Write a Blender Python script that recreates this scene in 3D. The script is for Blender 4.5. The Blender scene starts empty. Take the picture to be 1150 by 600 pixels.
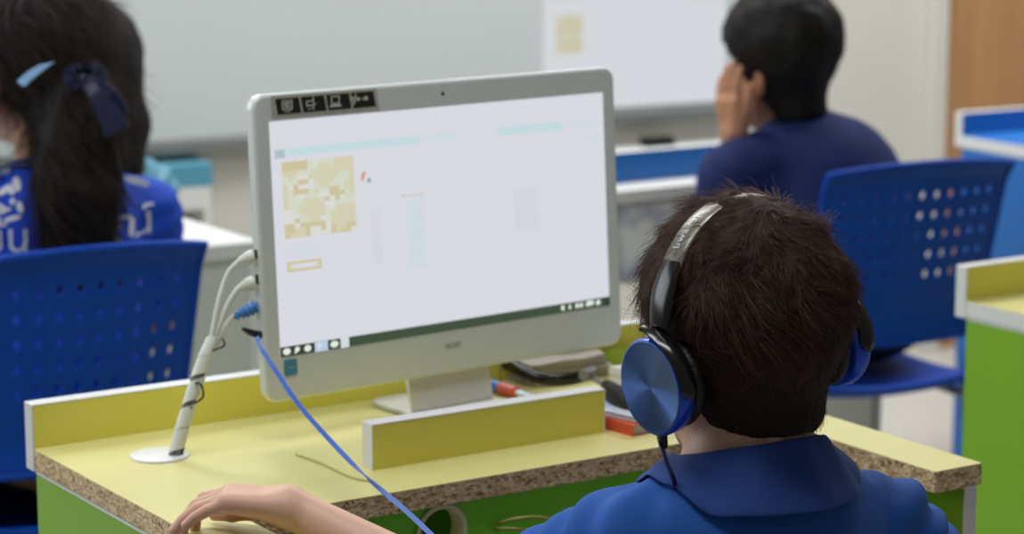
import bpy, bmesh, math, random
import numpy as np
from math import sin, cos, pi, radians, atan, sqrt
from mathutils import Vector, Matrix, noise as mnoise
from mathutils.bvhtree import BVHTree

random.seed(4)
SC = bpy.context.scene
COL = SC.collection

# ------------------------------------------------------------ camera, world, lights, exposure
FPX = 2748.0
PIT = atan(500 / FPX)
CZ = 1.36
cam_d = bpy.data.cameras.new('camera')
cam = bpy.data.objects.new('camera', cam_d)
COL.objects.link(cam)
cam.location = (0, 0, CZ)
cam.rotation_euler = (pi / 2 - PIT, 0, 0)
cam_d.sensor_width = 36
cam_d.lens = 36 * FPX / 1150
cam_d.clip_start = .05
cam_d.dof.use_dof = True
cam_d.dof.focus_distance = 2.12
cam_d.dof.aperture_fstop = 6.0
SC.camera = cam

wd = bpy.data.worlds.new('world')
SC.world = wd
wd.use_nodes = True
wd.node_tree.nodes['Background'].inputs[0].default_value = (.93, .97, 1.0, 1)
wd.node_tree.nodes['Background'].inputs[1].default_value = .13
SC.view_settings.view_transform = 'Standard'
SC.view_settings.look = 'None'
SC.view_settings.exposure = -.09
SC.view_settings.gamma = 1
SC.view_settings.use_curve_mapping = False
SC.cycles.use_denoising = True


def area(name, loc, target, sx, sy, power, col):
    l = bpy.data.lights.new(name, 'AREA')
    l.shape = 'RECTANGLE'
    l.size, l.size_y, l.energy, l.color = sx, sy, power, col
    o = bpy.data.objects.new(name, l)
    COL.objects.link(o)
    o.location = loc
    o.rotation_euler = (Vector(target) - Vector(loc)).to_track_quat('-Z', 'Y').to_euler()
    return o


area('ceiling_lamp_ahead', (-1.3, 4.7, 2.75), (-1.2, 4.9, 0), 2.4, .5, 74, (.96, .985, 1))
area('ceiling_fill_right', (1.5, 5.0, 2.75), (1.5, 5.2, 0), 2.4, .5, 74, (.98, .985, .98))  # out of view, added to brighten the front wall
area('ceiling_lamp_middle', (-.5, 1.95, 2.75), (-.4, 2.4, 0), 1.8, .4, 33, (.96, .985, 1))
area('window_daylight', (-3.2, 3.2, 1.8), (0, 2.5, .8), 2.6, 1.5, 50, (.84, .93, 1))


# ------------------------------------------------------------ pixel helpers (camera rays met with real depths)
def ray(x, y):
    u, v = (x - 575) / FPX, (300 - y) / FPX
    return Vector((u, cos(PIT) + v * sin(PIT), -sin(PIT) + v * cos(PIT)))


def at(x, y, d):
    r = ray(x, y)
    return Vector((0, 0, CZ)) + r * (d / r.y)


def onz(x, y, z):
    r = ray(x, y)
    return Vector((0, 0, CZ)) + r * ((z - CZ) / r.z)


# ------------------------------------------------------------ materials
def lin(c):
    return tuple(((v / 255) / 12.92 if v / 255 <= .04045 else ((v / 255 + .055) / 1.055) ** 2.4) for v in c) + (1,)


def mat(name, rgb, rough=.5, metal=0, spec=.5, var=.06, scale=30, bump=0, bscale=200, coat=0, sheen=0, sub=0, rgb2=None, stretch=None, aniso=0):
    m = bpy.data.materials.new(name)
    m.use_nodes = True
    nt = m.node_tree
    b = nt.nodes['Principled BSDF']
    tc = nt.nodes.new('ShaderNodeTexCoord')
    mp = nt.nodes.new('ShaderNodeMapping')
    nt.links.new(tc.outputs['Object'], mp.inputs[0])
    if stretch:
        mp.inputs['Scale'].default_value = stretch
    n = nt.nodes.new('ShaderNodeTexNoise')
    n.inputs['Scale'].default_value = scale
    n.inputs['Detail'].default_value = 4
    nt.links.new(mp.outputs[0], n.inputs['Vector'])
    mx = nt.nodes.new('ShaderNodeMix')
    mx.data_type = 'RGBA'
    c = lin(rgb)
    if rgb2:
        c2 = lin(rgb2)
        cr = nt.nodes.new('ShaderNodeMapRange')
        cr.inputs[1].default_value = .38
        cr.inputs[2].default_value = .62
        nt.links.new(n.outputs['Fac'], cr.inputs[0])
        nt.links.new(cr.outputs[0], mx.inputs[0])
        mx.inputs[6].default_value = c
        mx.inputs[7].default_value = c2
    else:
        nt.links.new(n.outputs['Fac'], mx.inputs[0])
        mx.inputs[6].default_value = tuple(v * (1 - var) for v in c[:3]) + (1,)
        mx.inputs[7].default_value = tuple(min(1, v * (1 + var)) for v in c[:3]) + (1,)
    nt.links.new(mx.outputs[2], b.inputs['Base Color'])
    b.inputs['Roughness'].default_value = rough
    b.inputs['Metallic'].default_value = metal
    b.inputs['Specular IOR Level'].default_value = spec
    b.inputs['Coat Weight'].default_value = coat
    b.inputs['Sheen Weight'].default_value = sheen
    b.inputs['Anisotropic'].default_value = aniso
    if sub:
        b.inputs['Subsurface Weight'].default_value = sub
        b.inputs['Subsurface Radius'].default_value = (.012, .005, .003)
        b.inputs['Subsurface Scale'].default_value = 1
    if bump:
        n2 = nt.nodes.new('ShaderNodeTexNoise')
        n2.inputs['Scale'].default_value = bscale
        n2.inputs['Detail'].default_value = 3
        nt.links.new(mp.outputs[0], n2.inputs['Vector'])
        bp = nt.nodes.new('ShaderNodeBump')
        bp.inputs['Strength'].default_value = bump
        bp.inputs['Distance'].default_value = .002
        nt.links.new(n2.outputs['Fac'], bp.inputs['Height'])
        nt.links.new(bp.outputs[0], b.inputs['Normal'])
    return m


def emat(name, rgb, s=1.0):
    m = bpy.data.materials.new(name)
    m.use_nodes = True
    b = m.node_tree.nodes['Principled BSDF']
    b.inputs['Base Color'].default_value = (.02, .02, .02, 1)
    b.inputs['Roughness'].default_value = .35
    b.inputs['Emission Color'].default_value = lin(rgb)
    b.inputs['Emission Strength'].default_value = s
    return m


def chipboard():
    m = mat('raw particleboard', (150, 120, 84), .85, var=.1, scale=40, bump=.5, bscale=300)
    nt = m.node_tree
    b = nt.nodes['Principled BSDF']
    tc = nt.nodes.new('ShaderNodeTexCoord')
    mp = nt.nodes.new('ShaderNodeMapping')
    mp.inputs['Scale'].default_value = (1, 1, 1.7)
    nt.links.new(tc.outputs['Object'], mp.inputs[0])
    v = nt.nodes.new('ShaderNodeTexVoronoi')
    v.inputs['Scale'].default_value = 240
    v.inputs['Randomness'].default_value = 1
    n = nt.nodes.new('ShaderNodeTexNoise')
    n.inputs['Scale'].default_value = 120
    n.inputs['Detail'].default_value = 5
    ad = nt.nodes.new('ShaderNodeMixRGB')
    ad.inputs[0].default_value = .02
    nt.links.new(mp.outputs[0], ad.inputs[1])
    nt.links.new(mp.outputs[0], n.inputs['Vector'])
    nt.links.new(n.outputs['Color'], ad.inputs[2])
    nt.links.new(ad.outputs[0], v.inputs['Vector'])
    cr = nt.nodes.new('ShaderNodeValToRGB')
    e = cr.color_ramp.elements
    e[0].position, e[0].color = .05, lin((136, 106, 72))
    e[1].position, e[1].color = .95, lin((238, 214, 172))
    x = e.new(.35)
    x.color = lin((198, 166, 124))
    x = e.new(.7)
    x.color = lin((216, 188, 146))
    sp = nt.nodes.new('ShaderNodeSeparateColor')
    nt.links.new(v.outputs['Color'], sp.inputs[0])
    nt.links.new(sp.outputs[0], cr.inputs[0])
    nt.links.new(cr.outputs[0], b.inputs['Base Color'])
    return m


M = {}
M['chip'] = chipboard()
M['yellow'] = mat('pale yellow laminate', (219, 211, 140), .34, var=.015, scale=6, spec=.5)
M['strip'] = mat('yellow laminate board', (226, 216, 92), .42, var=.02, scale=8)
M['green'] = mat('lime green laminate', (126, 176, 34), .42, var=.03, scale=8)
M['green_bright'] = mat('brightened green laminate', (122, 214, 18), .42, var=.03, scale=8)  # brighter copy of the green; the front panel's missing light put into colour
M['edge'] = mat('white edge banding', (222, 222, 220), .4, var=.02)
M['blue_lam'] = mat('blue laminate', (30, 104, 182), .42, var=.03, scale=8)
M['white_lam'] = mat('white laminate', (214, 214, 210), .42, var=.03, scale=8)
M['cream'] = mat('cream plastic ring', (232, 226, 170), .5)
M['mon'] = mat('glossy white plastic', (212, 217, 213), .28, var=.01, coat=.2)
M['mon_dim'] = mat('white plastic foot', (214, 212, 206), .35, var=.02)
M['grey_pl'] = mat('grey plastic', (120, 120, 116), .45)
M['black'] = mat('black plastic', (18, 17, 16), .38)
M['black_gl'] = mat('glossy black plastic', (22, 19, 16), .2)
M['chair'] = mat('blue polypropylene', (0, 62, 168), .55, spec=.2, var=.05, scale=20)
M['steel'] = mat('grey steel tube', (150, 152, 155), .35, metal=.6)
M['wall'] = mat('cream wall paint', (205, 201, 190), .8, var=.02, scale=3)
M['board'] = mat('whiteboard enamel', (196, 201, 200), .35, var=.02, scale=2)
M['alu'] = mat('aluminium rail', (130, 132, 128), .4, metal=.3)
M['wood'] = mat('light wood veneer', (182, 138, 92), .5, rgb2=(168, 124, 80), scale=6, stretch=(9, 9, .6))
M['floor'] = mat('pale terrazzo floor', (186, 180, 170), .35, rgb2=(200, 196, 188), scale=60)
M['skin'] = mat('skin', (214, 168, 142), .5, var=.05, scale=40, sub=.08, bump=.08, bscale=500)
M['skin_dk'] = mat('tanned skin', (176, 124, 92), .5, var=.07, scale=30, sub=.08)
M['hair'] = mat('dark brown hair', (38, 24, 15), .75, spec=.2, var=.3, scale=120, bump=.6, bscale=260)
M['hair_bk'] = mat('black hair', (17, 11, 7), .6, spec=.2, var=.3, scale=90, bump=.5, bscale=160, stretch=(1, 1, .12))
M['strand'] = mat('dark brown strands', (76, 48, 32), .5, var=.45, scale=50, spec=.3)
M['strand_bk'] = mat('black strands', (30, 22, 17), .45, var=.3, scale=80, spec=.6)
M['polo'] = mat('royal blue pique cotton', (4, 78, 160), .8, var=.07, scale=60, bump=.35, bscale=900)
M['collar'] = mat('navy ribbed collar', (26, 60, 130), .85, var=.07, scale=200, bump=.4, bscale=900)
M['shirt_br'] = mat('bright blue cotton', (0, 66, 190), .8, var=.06, scale=30, bump=.2, bscale=500)
M['shirt_navy'] = mat('navy cotton', (4, 27, 84), .85, var=.08, scale=30, bump=.2, bscale=500)
M['navy'] = mat('navy ribbon', (17, 21, 60), .5, var=.15, scale=60)
M['trouser'] = mat('black school cloth', (16, 16, 20), .85, var=.15)
M['shoe'] = mat('black canvas', (20, 20, 22), .7)
M['print'] = mat('white print', (214, 216, 220), .7)
M['clip'] = mat('pale blue hair clip', (150, 190, 232), .25, var=.2, scale=50)
M['cable_w'] = mat('white cable sheath', (214, 216, 206), .45)
M['cable_b'] = mat('blue cable boot', (70, 130, 196), .45)
M['hp_silver'] = mat('satin grey band', (128, 124, 112), .32, metal=.55, var=.04)
M['hp_blue'] = mat('metallic blue plastic', (12, 74, 205), .25, metal=.3, var=.03)
M['leather'] = mat('black leatherette', (16, 14, 12), .5, bump=.8, bscale=300)
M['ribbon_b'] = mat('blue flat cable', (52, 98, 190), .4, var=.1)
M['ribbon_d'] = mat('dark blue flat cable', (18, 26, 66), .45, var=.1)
M['red'] = mat('orange red plastic', (214, 84, 52), .45)
M['pen_b'] = mat('blue marker barrel', (30, 112, 186), .4)
M['paper'] = mat('white paper', (206, 202, 198), .7, var=.03)
M['paper_g'] = mat('greyish paper', (176, 168, 158), .75, var=.05)
M['lime_p'] = mat('lime green paper', (170, 196, 66), .6, var=.05)
M['cover'] = mat('pale blue book cover', (168, 192, 222), .4, rgb2=(216, 222, 226), scale=30)
M['teal'] = mat('teal laminate', (84, 146, 170), .45, var=.04)
M['poster'] = mat('violet and white print', (142, 138, 184), .5, rgb2=(236, 238, 232), scale=16)


def disc_mat():
    m = bpy.data.materials.new('radially brushed blue metal')
    m.use_nodes = True
    nt = m.node_tree
    b = nt.nodes['Principled BSDF']
    b.inputs['Base Color'].default_value = lin((70, 98, 152))
    b.inputs['Metallic'].default_value = .9
    b.inputs['Roughness'].default_value = .36
    b.inputs['Anisotropic'].default_value = .95
    tc = nt.nodes.new('ShaderNodeTexCoord')
    tn = nt.nodes.new('ShaderNodeTangent')
    tn.direction_type = 'RADIAL'
    tn.axis = 'X'
    nt.links.new(tn.outputs[0], b.inputs['Tangent'])
    n = nt.nodes.new('ShaderNodeTexNoise')
    n.inputs['Scale'].default_value = 60
    nt.links.new(tc.outputs['Object'], n.inputs['Vector'])
    mr = nt.nodes.new('ShaderNodeMapRange')
    mr.inputs[3].default_value = .32
    mr.inputs[4].default_value = .4
    nt.links.new(n.outputs[0], mr.inputs[0])
    nt.links.new(mr.outputs[0], b.inputs['Roughness'])
    return m


M['disc'] = disc_mat()


# ------------------------------------------------------------ object helpers
def link(name, me, material=None, parent=None):
    o = bpy.data.objects.new(name, me)
    COL.objects.link(o)
    if material is not None:
        me.materials.append(material)
    if parent is not None:
        o.parent = parent
    return o


def tag(o, label=None, cat=None, group=None, kind=None):
    if label:
        o['label'] = label
    if cat:
        o['category'] = cat
    if group:
        o['group'] = group
    if kind:
        o['kind'] = kind
    return o


def thing(name, loc, rz, label, cat, group=None):
    o = bpy.data.objects.new(name, None)
    COL.objects.link(o)
    o.location = loc
    o.rotation_euler = (0, 0, rz)
    o.empty_display_size = .05
    return tag(o, label, cat, group)


def kids(o):
    return [c for c in bpy.data.objects if c.parent == o]


def copy_tree(o, parent=None):
    c = o.copy()
    COL.objects.link(c)
    c.parent = parent
    for ch in kids(o):
        copy_tree(ch, c)
    return c


def smooth(me, ang=None):
    me.polygons.foreach_set('use_smooth', [True] * len(me.polygons))
    if ang:
        me.set_sharp_from_angle(angle=radians(ang))
    return me


class MB:
    def __init__(s):
        s.v, s.f = [], []

    def box(s, x0, x1, y0, y1, z0, z1):
        n = len(s.v)
        s.v += [(x, y, z) for z in (z0, z1) for y in (y0, y1) for x in (x0, x1)]
        s.f += [tuple(n + i for i in q) for q in ((0, 2, 3, 1), (4, 5, 7, 6), (0, 1, 5, 4), (2, 6, 7, 3), (0, 4, 6, 2), (1, 3, 7, 5))]
        return s

    def prism(s, pts, a, b, axis='z'):
        """outline pts (u, v) extruded from a to b along axis"""
        n, k = len(s.v), len(pts)
        for t in (a, b):
            for (u, v) in pts:
                s.v.append({'z': (u, v, t), 'y': (u, t, v), 'x': (t, u, v)}[axis])
        s.f += [tuple(n + i for i in range(k))[::-1], tuple(n + k + i for i in range(k))]
        s.f += [(n + i, n + (i + 1) % k, n + k + (i + 1) % k, n + k + i) for i in range(k)]
        return s

    def tube(s, pts, r, k=10, flat=1.0, upv=(0, 0, 1), cap=True):
        pts = [Vector(p) for p in pts]
        n0 = len(s.v)
        rr = r if hasattr(r, '__len__') else [r] * len(pts)
        prev = None
        for i, p in enumerate(pts):
            t = (pts[min(i + 1, len(pts) - 1)] - pts[max(i - 1, 0)]).normalized()
            if prev is None:
                u = Vector(upv)
                if abs(u.dot(t)) > .95:
                    u = Vector((1, 0, 0))
            else:
                u = prev
            u = (u - t * u.dot(t)).normalized()
            prev = u
            w = t.cross(u)
            for j in range(k):
                a = 2 * pi * j / k
                s.v.append(tuple(p + u * (rr[i] * cos(a)) + w * (rr[i] * flat * sin(a))))
        for i in range(len(pts) - 1):
            for j in range(k):
                a, b = n0 + i * k + j, n0 + i * k + (j + 1) % k
                s.f.append((a, b, b + k, a + k))
        if cap:
            s.f.append(tuple(n0 + j for j in range(k))[::-1])
            s.f.append(tuple(n0 + (len(pts) - 1) * k + j for j in range(k)))
        return s

    def lathe(s, prof, k=40, axis='x', off=(0, 0, 0)):
        """prof (t, r) along axis"""
        n0 = len(s.v)
        for (t, r) in prof:
            for j in range(k):
                a = 2 * pi * j / k
                c, d = r * cos(a), r * sin(a)
                q = {'x': (t, c, d), 'y': (c, t, d), 'z': (c, d, t)}[axis]
                s.v.append((q[0] + off[0], q[1] + off[1], q[2] + off[2]))
        for i in range(len(prof) - 1):
            for j in range(k):
                a, b = n0 + i * k + j, n0 + i * k + (j + 1) % k
                s.f.append((a, b, b + k, a + k))
        s.f.append(tuple(n0 + j for j in range(k))[::-1])
        s.f.append(tuple(n0 + (len(prof) - 1) * k + j for j in range(k)))
        return s

    def build(s, name, material, parent=None, bevel=0, seg=2, sm=35, fix=True):
        me = bpy.data.meshes.new(name)
        me.from_pydata([tuple(v) for v in s.v], [], s.f)
        if fix:
            bm = bmesh.new()
            bm.from_mesh(me)
            bmesh.ops.recalc_face_normals(bm, faces=bm.faces)
            bm.to_mesh(me)
            bm.free()
        o = link(name, me, material, parent)
        if sm:
            smooth(me, sm)
        if bevel:
            m = o.modifiers.new('edge', 'BEVEL')
            m.width, m.segments, m.limit_method = bevel, seg, 'ANGLE'
            m.harden_normals = True
        return o


def rrect(x0, x1, y0, y1, r, k=6):
    out = []
    for cx, cy, a0 in ((x1 - r, y1 - r, 0), (x0 + r, y1 - r, 90), (x0 + r, y0 + r, 180), (x1 - r, y0 + r, 270)):
        for i in range(k + 1):
            a = radians(a0 + 90 * i / k)
            out.append((cx + r * cos(a), cy + r * sin(a)))
    return out


def spline(pts, n=8):
    """Catmull-Rom through pts"""
    P = [Vector(p) for p in pts]
    P = [P[0] * 2 - P[1]] + P + [P[-1] * 2 - P[-2]]
    out = []
    for i in range(1, len(P) - 2):
        for k in range(n):
            t = k / n
            out.append(.5 * ((2 * P[i]) + (P[i + 1] - P[i - 1]) * t + (2 * P[i - 1] - 5 * P[i] + 4 * P[i + 1] - P[i + 2]) * t * t
                             + (3 * P[i] - P[i - 1] - 3 * P[i + 1] + P[i + 2]) * t ** 3))
    out.append(P[-2])
    return out


# ------------------------------------------------------------ distance fields -> continuous meshes
def V3(p):
    return np.array(p, dtype=np.float64)


def cone(a, b, ra, rb):
    a, b = V3(a), V3(b)

    def f(P):
        ab = b - a
        h = np.clip(((P - a) @ ab) / max(ab @ ab, 1e-12), 0, 1)
        return np.linalg.norm(P - (a + h[:, None] * ab), axis=1) - (ra + (rb - ra) * h)
    return f


def ell(c, r, R=None):
    c, r = V3(c), V3(r)

    def f(P):
        Q = P - c
        if R is not None:
            Q = Q @ R
        k0 = np.linalg.norm(Q / r, axis=1)
        k1 = np.linalg.norm(Q / (r * r), axis=1)
        return k0 * (k0 - 1) / np.maximum(k1, 1e-9)
    return f


def smin(a, b, k):
    h = np.clip(.5 + .5 * (b - a) / k, 0, 1)
    return b + (a - b) * h - k * h * (1 - h)


def smax(a, b, k):
    return -smin(-a, -b, k)


def union(fs, k):
    def f(P):
        d = fs[0](P)
        for g in fs[1:]:
            d = smin(d, g(P), k)
        return d
    return f


_rng = np.random.RandomState(7)
_LAT = _rng.rand(32, 32, 32)


def vnoise(P, s):
    """value noise, -1..1"""
    Q = P * s + 100
    i = np.floor(Q).astype(int)
    f = Q - i
    f = f * f * (3 - 2 * f)
    out = 0
    for dx in (0, 1):
        for dy in (0, 1):
            for dz in (0, 1):
                w = (f[:, 0] if dx else 1 - f[:, 0]) * (f[:, 1] if dy else 1 - f[:, 1]) * (f[:, 2] if dz else 1 - f[:, 2])
                out = out + w * _LAT[(i[:, 0] + dx) % 32, (i[:, 1] + dy) % 32, (i[:, 2] + dz) % 32]
    return out * 2 - 1


def sdf_arrays(f, lo, hi, h):
    """surface nets over a block-sparse grid; returns verts (N,3), quads (M,4)"""
    lo, hi = V3(lo), V3(hi)
    B = 10
    nb = np.maximum(np.ceil((hi - lo) / (h * B)).astype(int), 1)
    n = nb * B + 1
    bi = np.stack(np.meshgrid(*[np.arange(k) for k in nb], indexing='ij'), -1).reshape(-1, 3)
    cen = lo + (bi + .5) * B * h
    dc = f(cen)
    act = np.abs(dc) < B * h * 1.25 + .012
    vals = np.full(n, 1.0, dtype=np.float32)
    for b, d in zip(bi[~act], dc[~act]):
        if d < 0:
            vals[b[0] * B:(b[0] + 1) * B + 1, b[1] * B:(b[1] + 1) * B + 1, b[2] * B:(b[2] + 1) * B + 1] = -1
    g = np.stack(np.meshgrid(*[np.arange(B + 1)] * 3, indexing='ij'), -1).reshape(-1, 3)
    ab = bi[act]
    for s in range(0, len(ab), 150):
        idx = (ab[s:s + 150, None, :] * B + g[None]).reshape(-1, 3)
        vals[idx[:, 0], idx[:, 1], idx[:, 2]] = f(lo + idx * h)
    ins = vals < 0
    c = np.zeros(n - 1, dtype=np.int8)
    for dx in (0, 1):
        for dy in (0, 1):
            for dz in (0, 1):
                c += ins[dx:n[0] - 1 + dx, dy:n[1] - 1 + dy, dz:n[2] - 1 + dz]
    cells = np.argwhere((c > 0) & (c < 8))
    vid = np.full(n - 1, -1, dtype=np.int32)
    vid[cells[:, 0], cells[:, 1], cells[:, 2]] = np.arange(len(cells))
    acc = np.zeros((len(cells), 3))
    cnt = np.zeros(len(cells))
    cor = [(0, 0, 0), (1, 0, 0), (0, 1, 0), (1, 1, 0), (0, 0, 1), (1, 0, 1), (0, 1, 1), (1, 1, 1)]
    for a in range(8):
        for ax in range(3):
            if cor[a][ax]:
                continue
            q = list(cor[a])
            q[ax] = 1
            pa, pb = cells + V3(cor[a]).astype(int), cells + V3(q).astype(int)
            va = vals[pa[:, 0], pa[:, 1], pa[:, 2]]
            vb = vals[pb[:, 0], pb[:, 1], pb[:, 2]]
            m = (va < 0) != (vb < 0)
            t = np.where(m, va / np.where(m, va - vb, 1), 0)
            acc += np.where(m[:, None], pa + t[:, None] * (pb - pa), 0)
            cnt += m
    verts = lo + acc / cnt[:, None] * h
    quads = []
    for ax in range(3):
        s0 = [slice(1, n[i] - 1) for i in range(3)]
        s1 = list(s0)
        s0[ax], s1[ax] = slice(0, n[ax] - 1), slice(1, n[ax])
        A, Bm = ins[tuple(s0)], ins[tuple(s1)]
        e = np.argwhere(A != Bm)
        off = np.ones(3, int)
        off[ax] = 0
        e = e + off
        flip = ins[e[:, 0], e[:, 1], e[:, 2]]
        u, w = (ax + 1) % 3, (ax + 2) % 3
        du, dw = np.eye(3, dtype=int)[u], np.eye(3, dtype=int)[w]
        q = np.stack([vid[tuple((e - du - dw).T)], vid[tuple((e - dw).T)], vid[tuple(e.T)], vid[tuple((e - du).T)]], 1)
        q[~flip] = q[~flip][:, ::-1]
        quads.append(q)
    quads = np.concatenate(quads)
    return verts, quads[(quads >= 0).all(1)]


def np_mesh(name, parts):
    me = bpy.data.meshes.new(name)
    vs, qs, o = [], [], 0
    for v, q in parts:
        vs.append(v)
        qs.append(q + o)
        o += len(v)
    v, q = np.concatenate(vs), np.concatenate(qs)
    me.vertices.add(len(v))
    me.vertices.foreach_set('co', v.astype(np.float32).ravel())
    me.loops.add(len(q) * 4)
    me.loops.foreach_set('vertex_index', q.astype(np.int32).ravel())
    me.polygons.add(len(q))
    me.polygons.foreach_set('loop_start', np.arange(0, len(q) * 4, 4, dtype=np.int32))
    me.update()
    me.validate()
    smooth(me)
    return me


def sdf_obj(name, f, lo, hi, h, material, parent=None, extra=()):
    """all coordinates in world space; the parent's frame is undone here"""
    parts = [sdf_arrays(f, lo, hi, h)] + [sdf_arrays(*e) for e in extra]
    me = np_mesh(name, parts)
    if parent is not None:
        bpy.context.view_layer.update()
        me.transform(world_matrix(parent).inverted())
    return link(name, me, material, parent)


def world_matrix(o):
    m = o.matrix_basis.copy()
    while o.parent is not None:
        o = o.parent
        m = o.matrix_basis @ m
    return m


# ------------------------------------------------------------ hair strands (real curves)
def strands(name, paths, r0, r1, material, parent):
    """paths (N,K,3) world"""
    N, K, _ = paths.shape
    cd = bpy.data.hair_curves.new(name)
    cd.add_curves([K] * N)
    inv = np.array(world_matrix(parent).inverted())
    P = paths.reshape(-1, 3) @ inv[:3, :3].T + inv[:3, 3]
    cd.points.foreach_set('position', P.astype(np.float32).ravel())
    at_ = cd.attributes.get('radius') or cd.attributes.new('radius', 'FLOAT', 'POINT')
    rad = np.tile(np.linspace(r0, r1, K), N).astype(np.float32)
    at_.data.foreach_set('value', rad)
    cd.materials.append(material)
    o = bpy.data.objects.new(name, cd)
    COL.objects.link(o)
    o.parent = parent
    return o


# ------------------------------------------------------------ lettering pressed on a surface
def text_mesh(body, size, extrude=0, font_space=1.0):
    c = bpy.data.curves.new('lettering', 'FONT')
    c.body, c.size, c.extrude = body, size, extrude
    c.align_x, c.align_y = 'CENTER', 'CENTER'
    c.space_character = font_space
    o = bpy.data.objects.new('lettering', c)
    COL.objects.link(o)
    bpy.context.view_layer.update()
    dg = bpy.context.evaluated_depsgraph_get()
    me = bpy.data.meshes.new_from_object(o.evaluated_get(dg))
    bpy.data.objects.remove(o)
    return me


# ============================================================ THE SETTING
WR = radians(28)
W0 = at(487, 137, 5.6)                       # a point on the front wall, at the whiteboard's lower edge
WX, WN = Vector((cos(WR), sin(WR), 0)), Vector((-sin(WR), cos(WR), 0))


def wall_u(px, py):
    r = ray(px, py)
    t = (W0 - Vector((0, 0, CZ))).dot(WN) / r.dot(WN)
    q = Vector((0, 0, CZ)) + r * t - W0
    return q.dot(WX), q.z + W0.z


def on_wall(o):
    o.location = (W0.x, W0.y, 0)
    o.rotation_euler = (0, 0, WR)
    return o


tag(MB().box(-5, 5, -.5, 9.5, -.1, 0).build('floor', M['floor'], sm=None), kind='structure')
u_wood = wall_u(1056, 100)[0]
tag(on_wall(MB().box(-3.6, u_wood - .03, .0, .12, 0, 2.8).build('wall_front', M['wall'], sm=None)), kind='structure')
tag(on_wall(MB().box(u_wood, u_wood + 1.0, -.01, .05, 0, 2.2).build('door_1', M['wood'], sm=None, bevel=.004)), kind='structure')
tag(on_wall(MB().box(u_wood - .05, u_wood, -.03, .1, 0, 2.8).build('trim_1', M['wall'], sm=None, bevel=.004)), kind='structure')
tag(on_wall(MB().box(u_wood, u_wood + 1.6, .05, .12, 0, 2.8).build('wall_right', M['wall'], sm=None)), kind='structure')

# whiteboard on the front wall
u_r = wall_u(812, 60)[0]
zb = W0.z
wb = thing('whiteboard', (W0.x, W0.y, 0), WR, 'long whiteboard mounted on the wall behind the pupils', 'whiteboard')
MB().box(-3.2, u_r, -.03, -.003, zb, zb + 1.2).build('board_surface', M['board'], wb, bevel=.003)
MB().box(-3.2, u_r + .012, -.045, -.003, zb - .028, zb).build('bottom_rail', M['alu'], wb, bevel=.004)
MB().box(u_r, u_r + .018, -.036, -.003, zb - .028, zb + 1.2).build('side_rail', M['board'], wb, bevel=.004)
te_u, te_z = wall_u(720, 160)
MB().box(te_u - .25, te_u + .35, -.10, -.045, te_z - .008, te_z).build('pen_tray', M['board'], wb, bevel=.003)
er = thing('board_eraser', tuple(Vector((W0.x, W0.y, te_z + .0003)) + WX * te_u - WN * .075), WR, 'small dark eraser lying on the tray below the projected picture', 'eraser')
MB().box(-.04, .04, -.018, .018, 0, .011).build('felt', M['black'], er, bevel=.002)
MB().box(-.04, .04, -.018, .018, .011, .022).build('grip', M['trouser'], er, bevel=.004)
# projector light on the board, put in as a thin glowing panel
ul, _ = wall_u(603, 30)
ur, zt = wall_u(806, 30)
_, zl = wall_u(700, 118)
pj = thing('projected_light', (W0.x, W0.y, 0), WR, 'bright projected picture of a web page on the whiteboard', 'projection')
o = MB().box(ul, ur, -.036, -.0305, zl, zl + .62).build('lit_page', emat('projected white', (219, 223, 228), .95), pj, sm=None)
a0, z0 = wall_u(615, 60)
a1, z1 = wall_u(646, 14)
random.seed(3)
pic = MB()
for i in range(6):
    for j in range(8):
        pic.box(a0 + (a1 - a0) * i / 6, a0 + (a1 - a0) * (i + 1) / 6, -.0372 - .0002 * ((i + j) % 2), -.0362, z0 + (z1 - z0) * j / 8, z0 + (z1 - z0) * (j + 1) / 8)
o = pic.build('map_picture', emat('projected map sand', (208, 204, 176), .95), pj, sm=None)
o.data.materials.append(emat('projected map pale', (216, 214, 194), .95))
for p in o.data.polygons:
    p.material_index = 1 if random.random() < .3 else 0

# ============================================================ DESKS
TD = radians(33.2)
OD = Vector((-.496, 2.463, 0))


def board_strip(name, x0, x1, y0, y1, z0, z1, face, edge, parent):
    """a laminated board on edge with a white banding strip along the top and both ends"""
    t = .0018
    o = MB().box(x0 + t, x1 - t, y0, y1, z0, z1 - t).build(name, face, parent, sm=None)
    e = MB().prism([(x0, z0 - .0), (x0 + t, z0), (x0 + t, z1 - t), (x1 - t, z1 - t), (x1 - t, z0), (x1, z0), (x1, z1), (x0, z1)], y0 - .0004, y1 + .0004, 'y')
    e.build('edge_band', edge, o, bevel=.0012, seg=2, sm=None)
    return o


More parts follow.
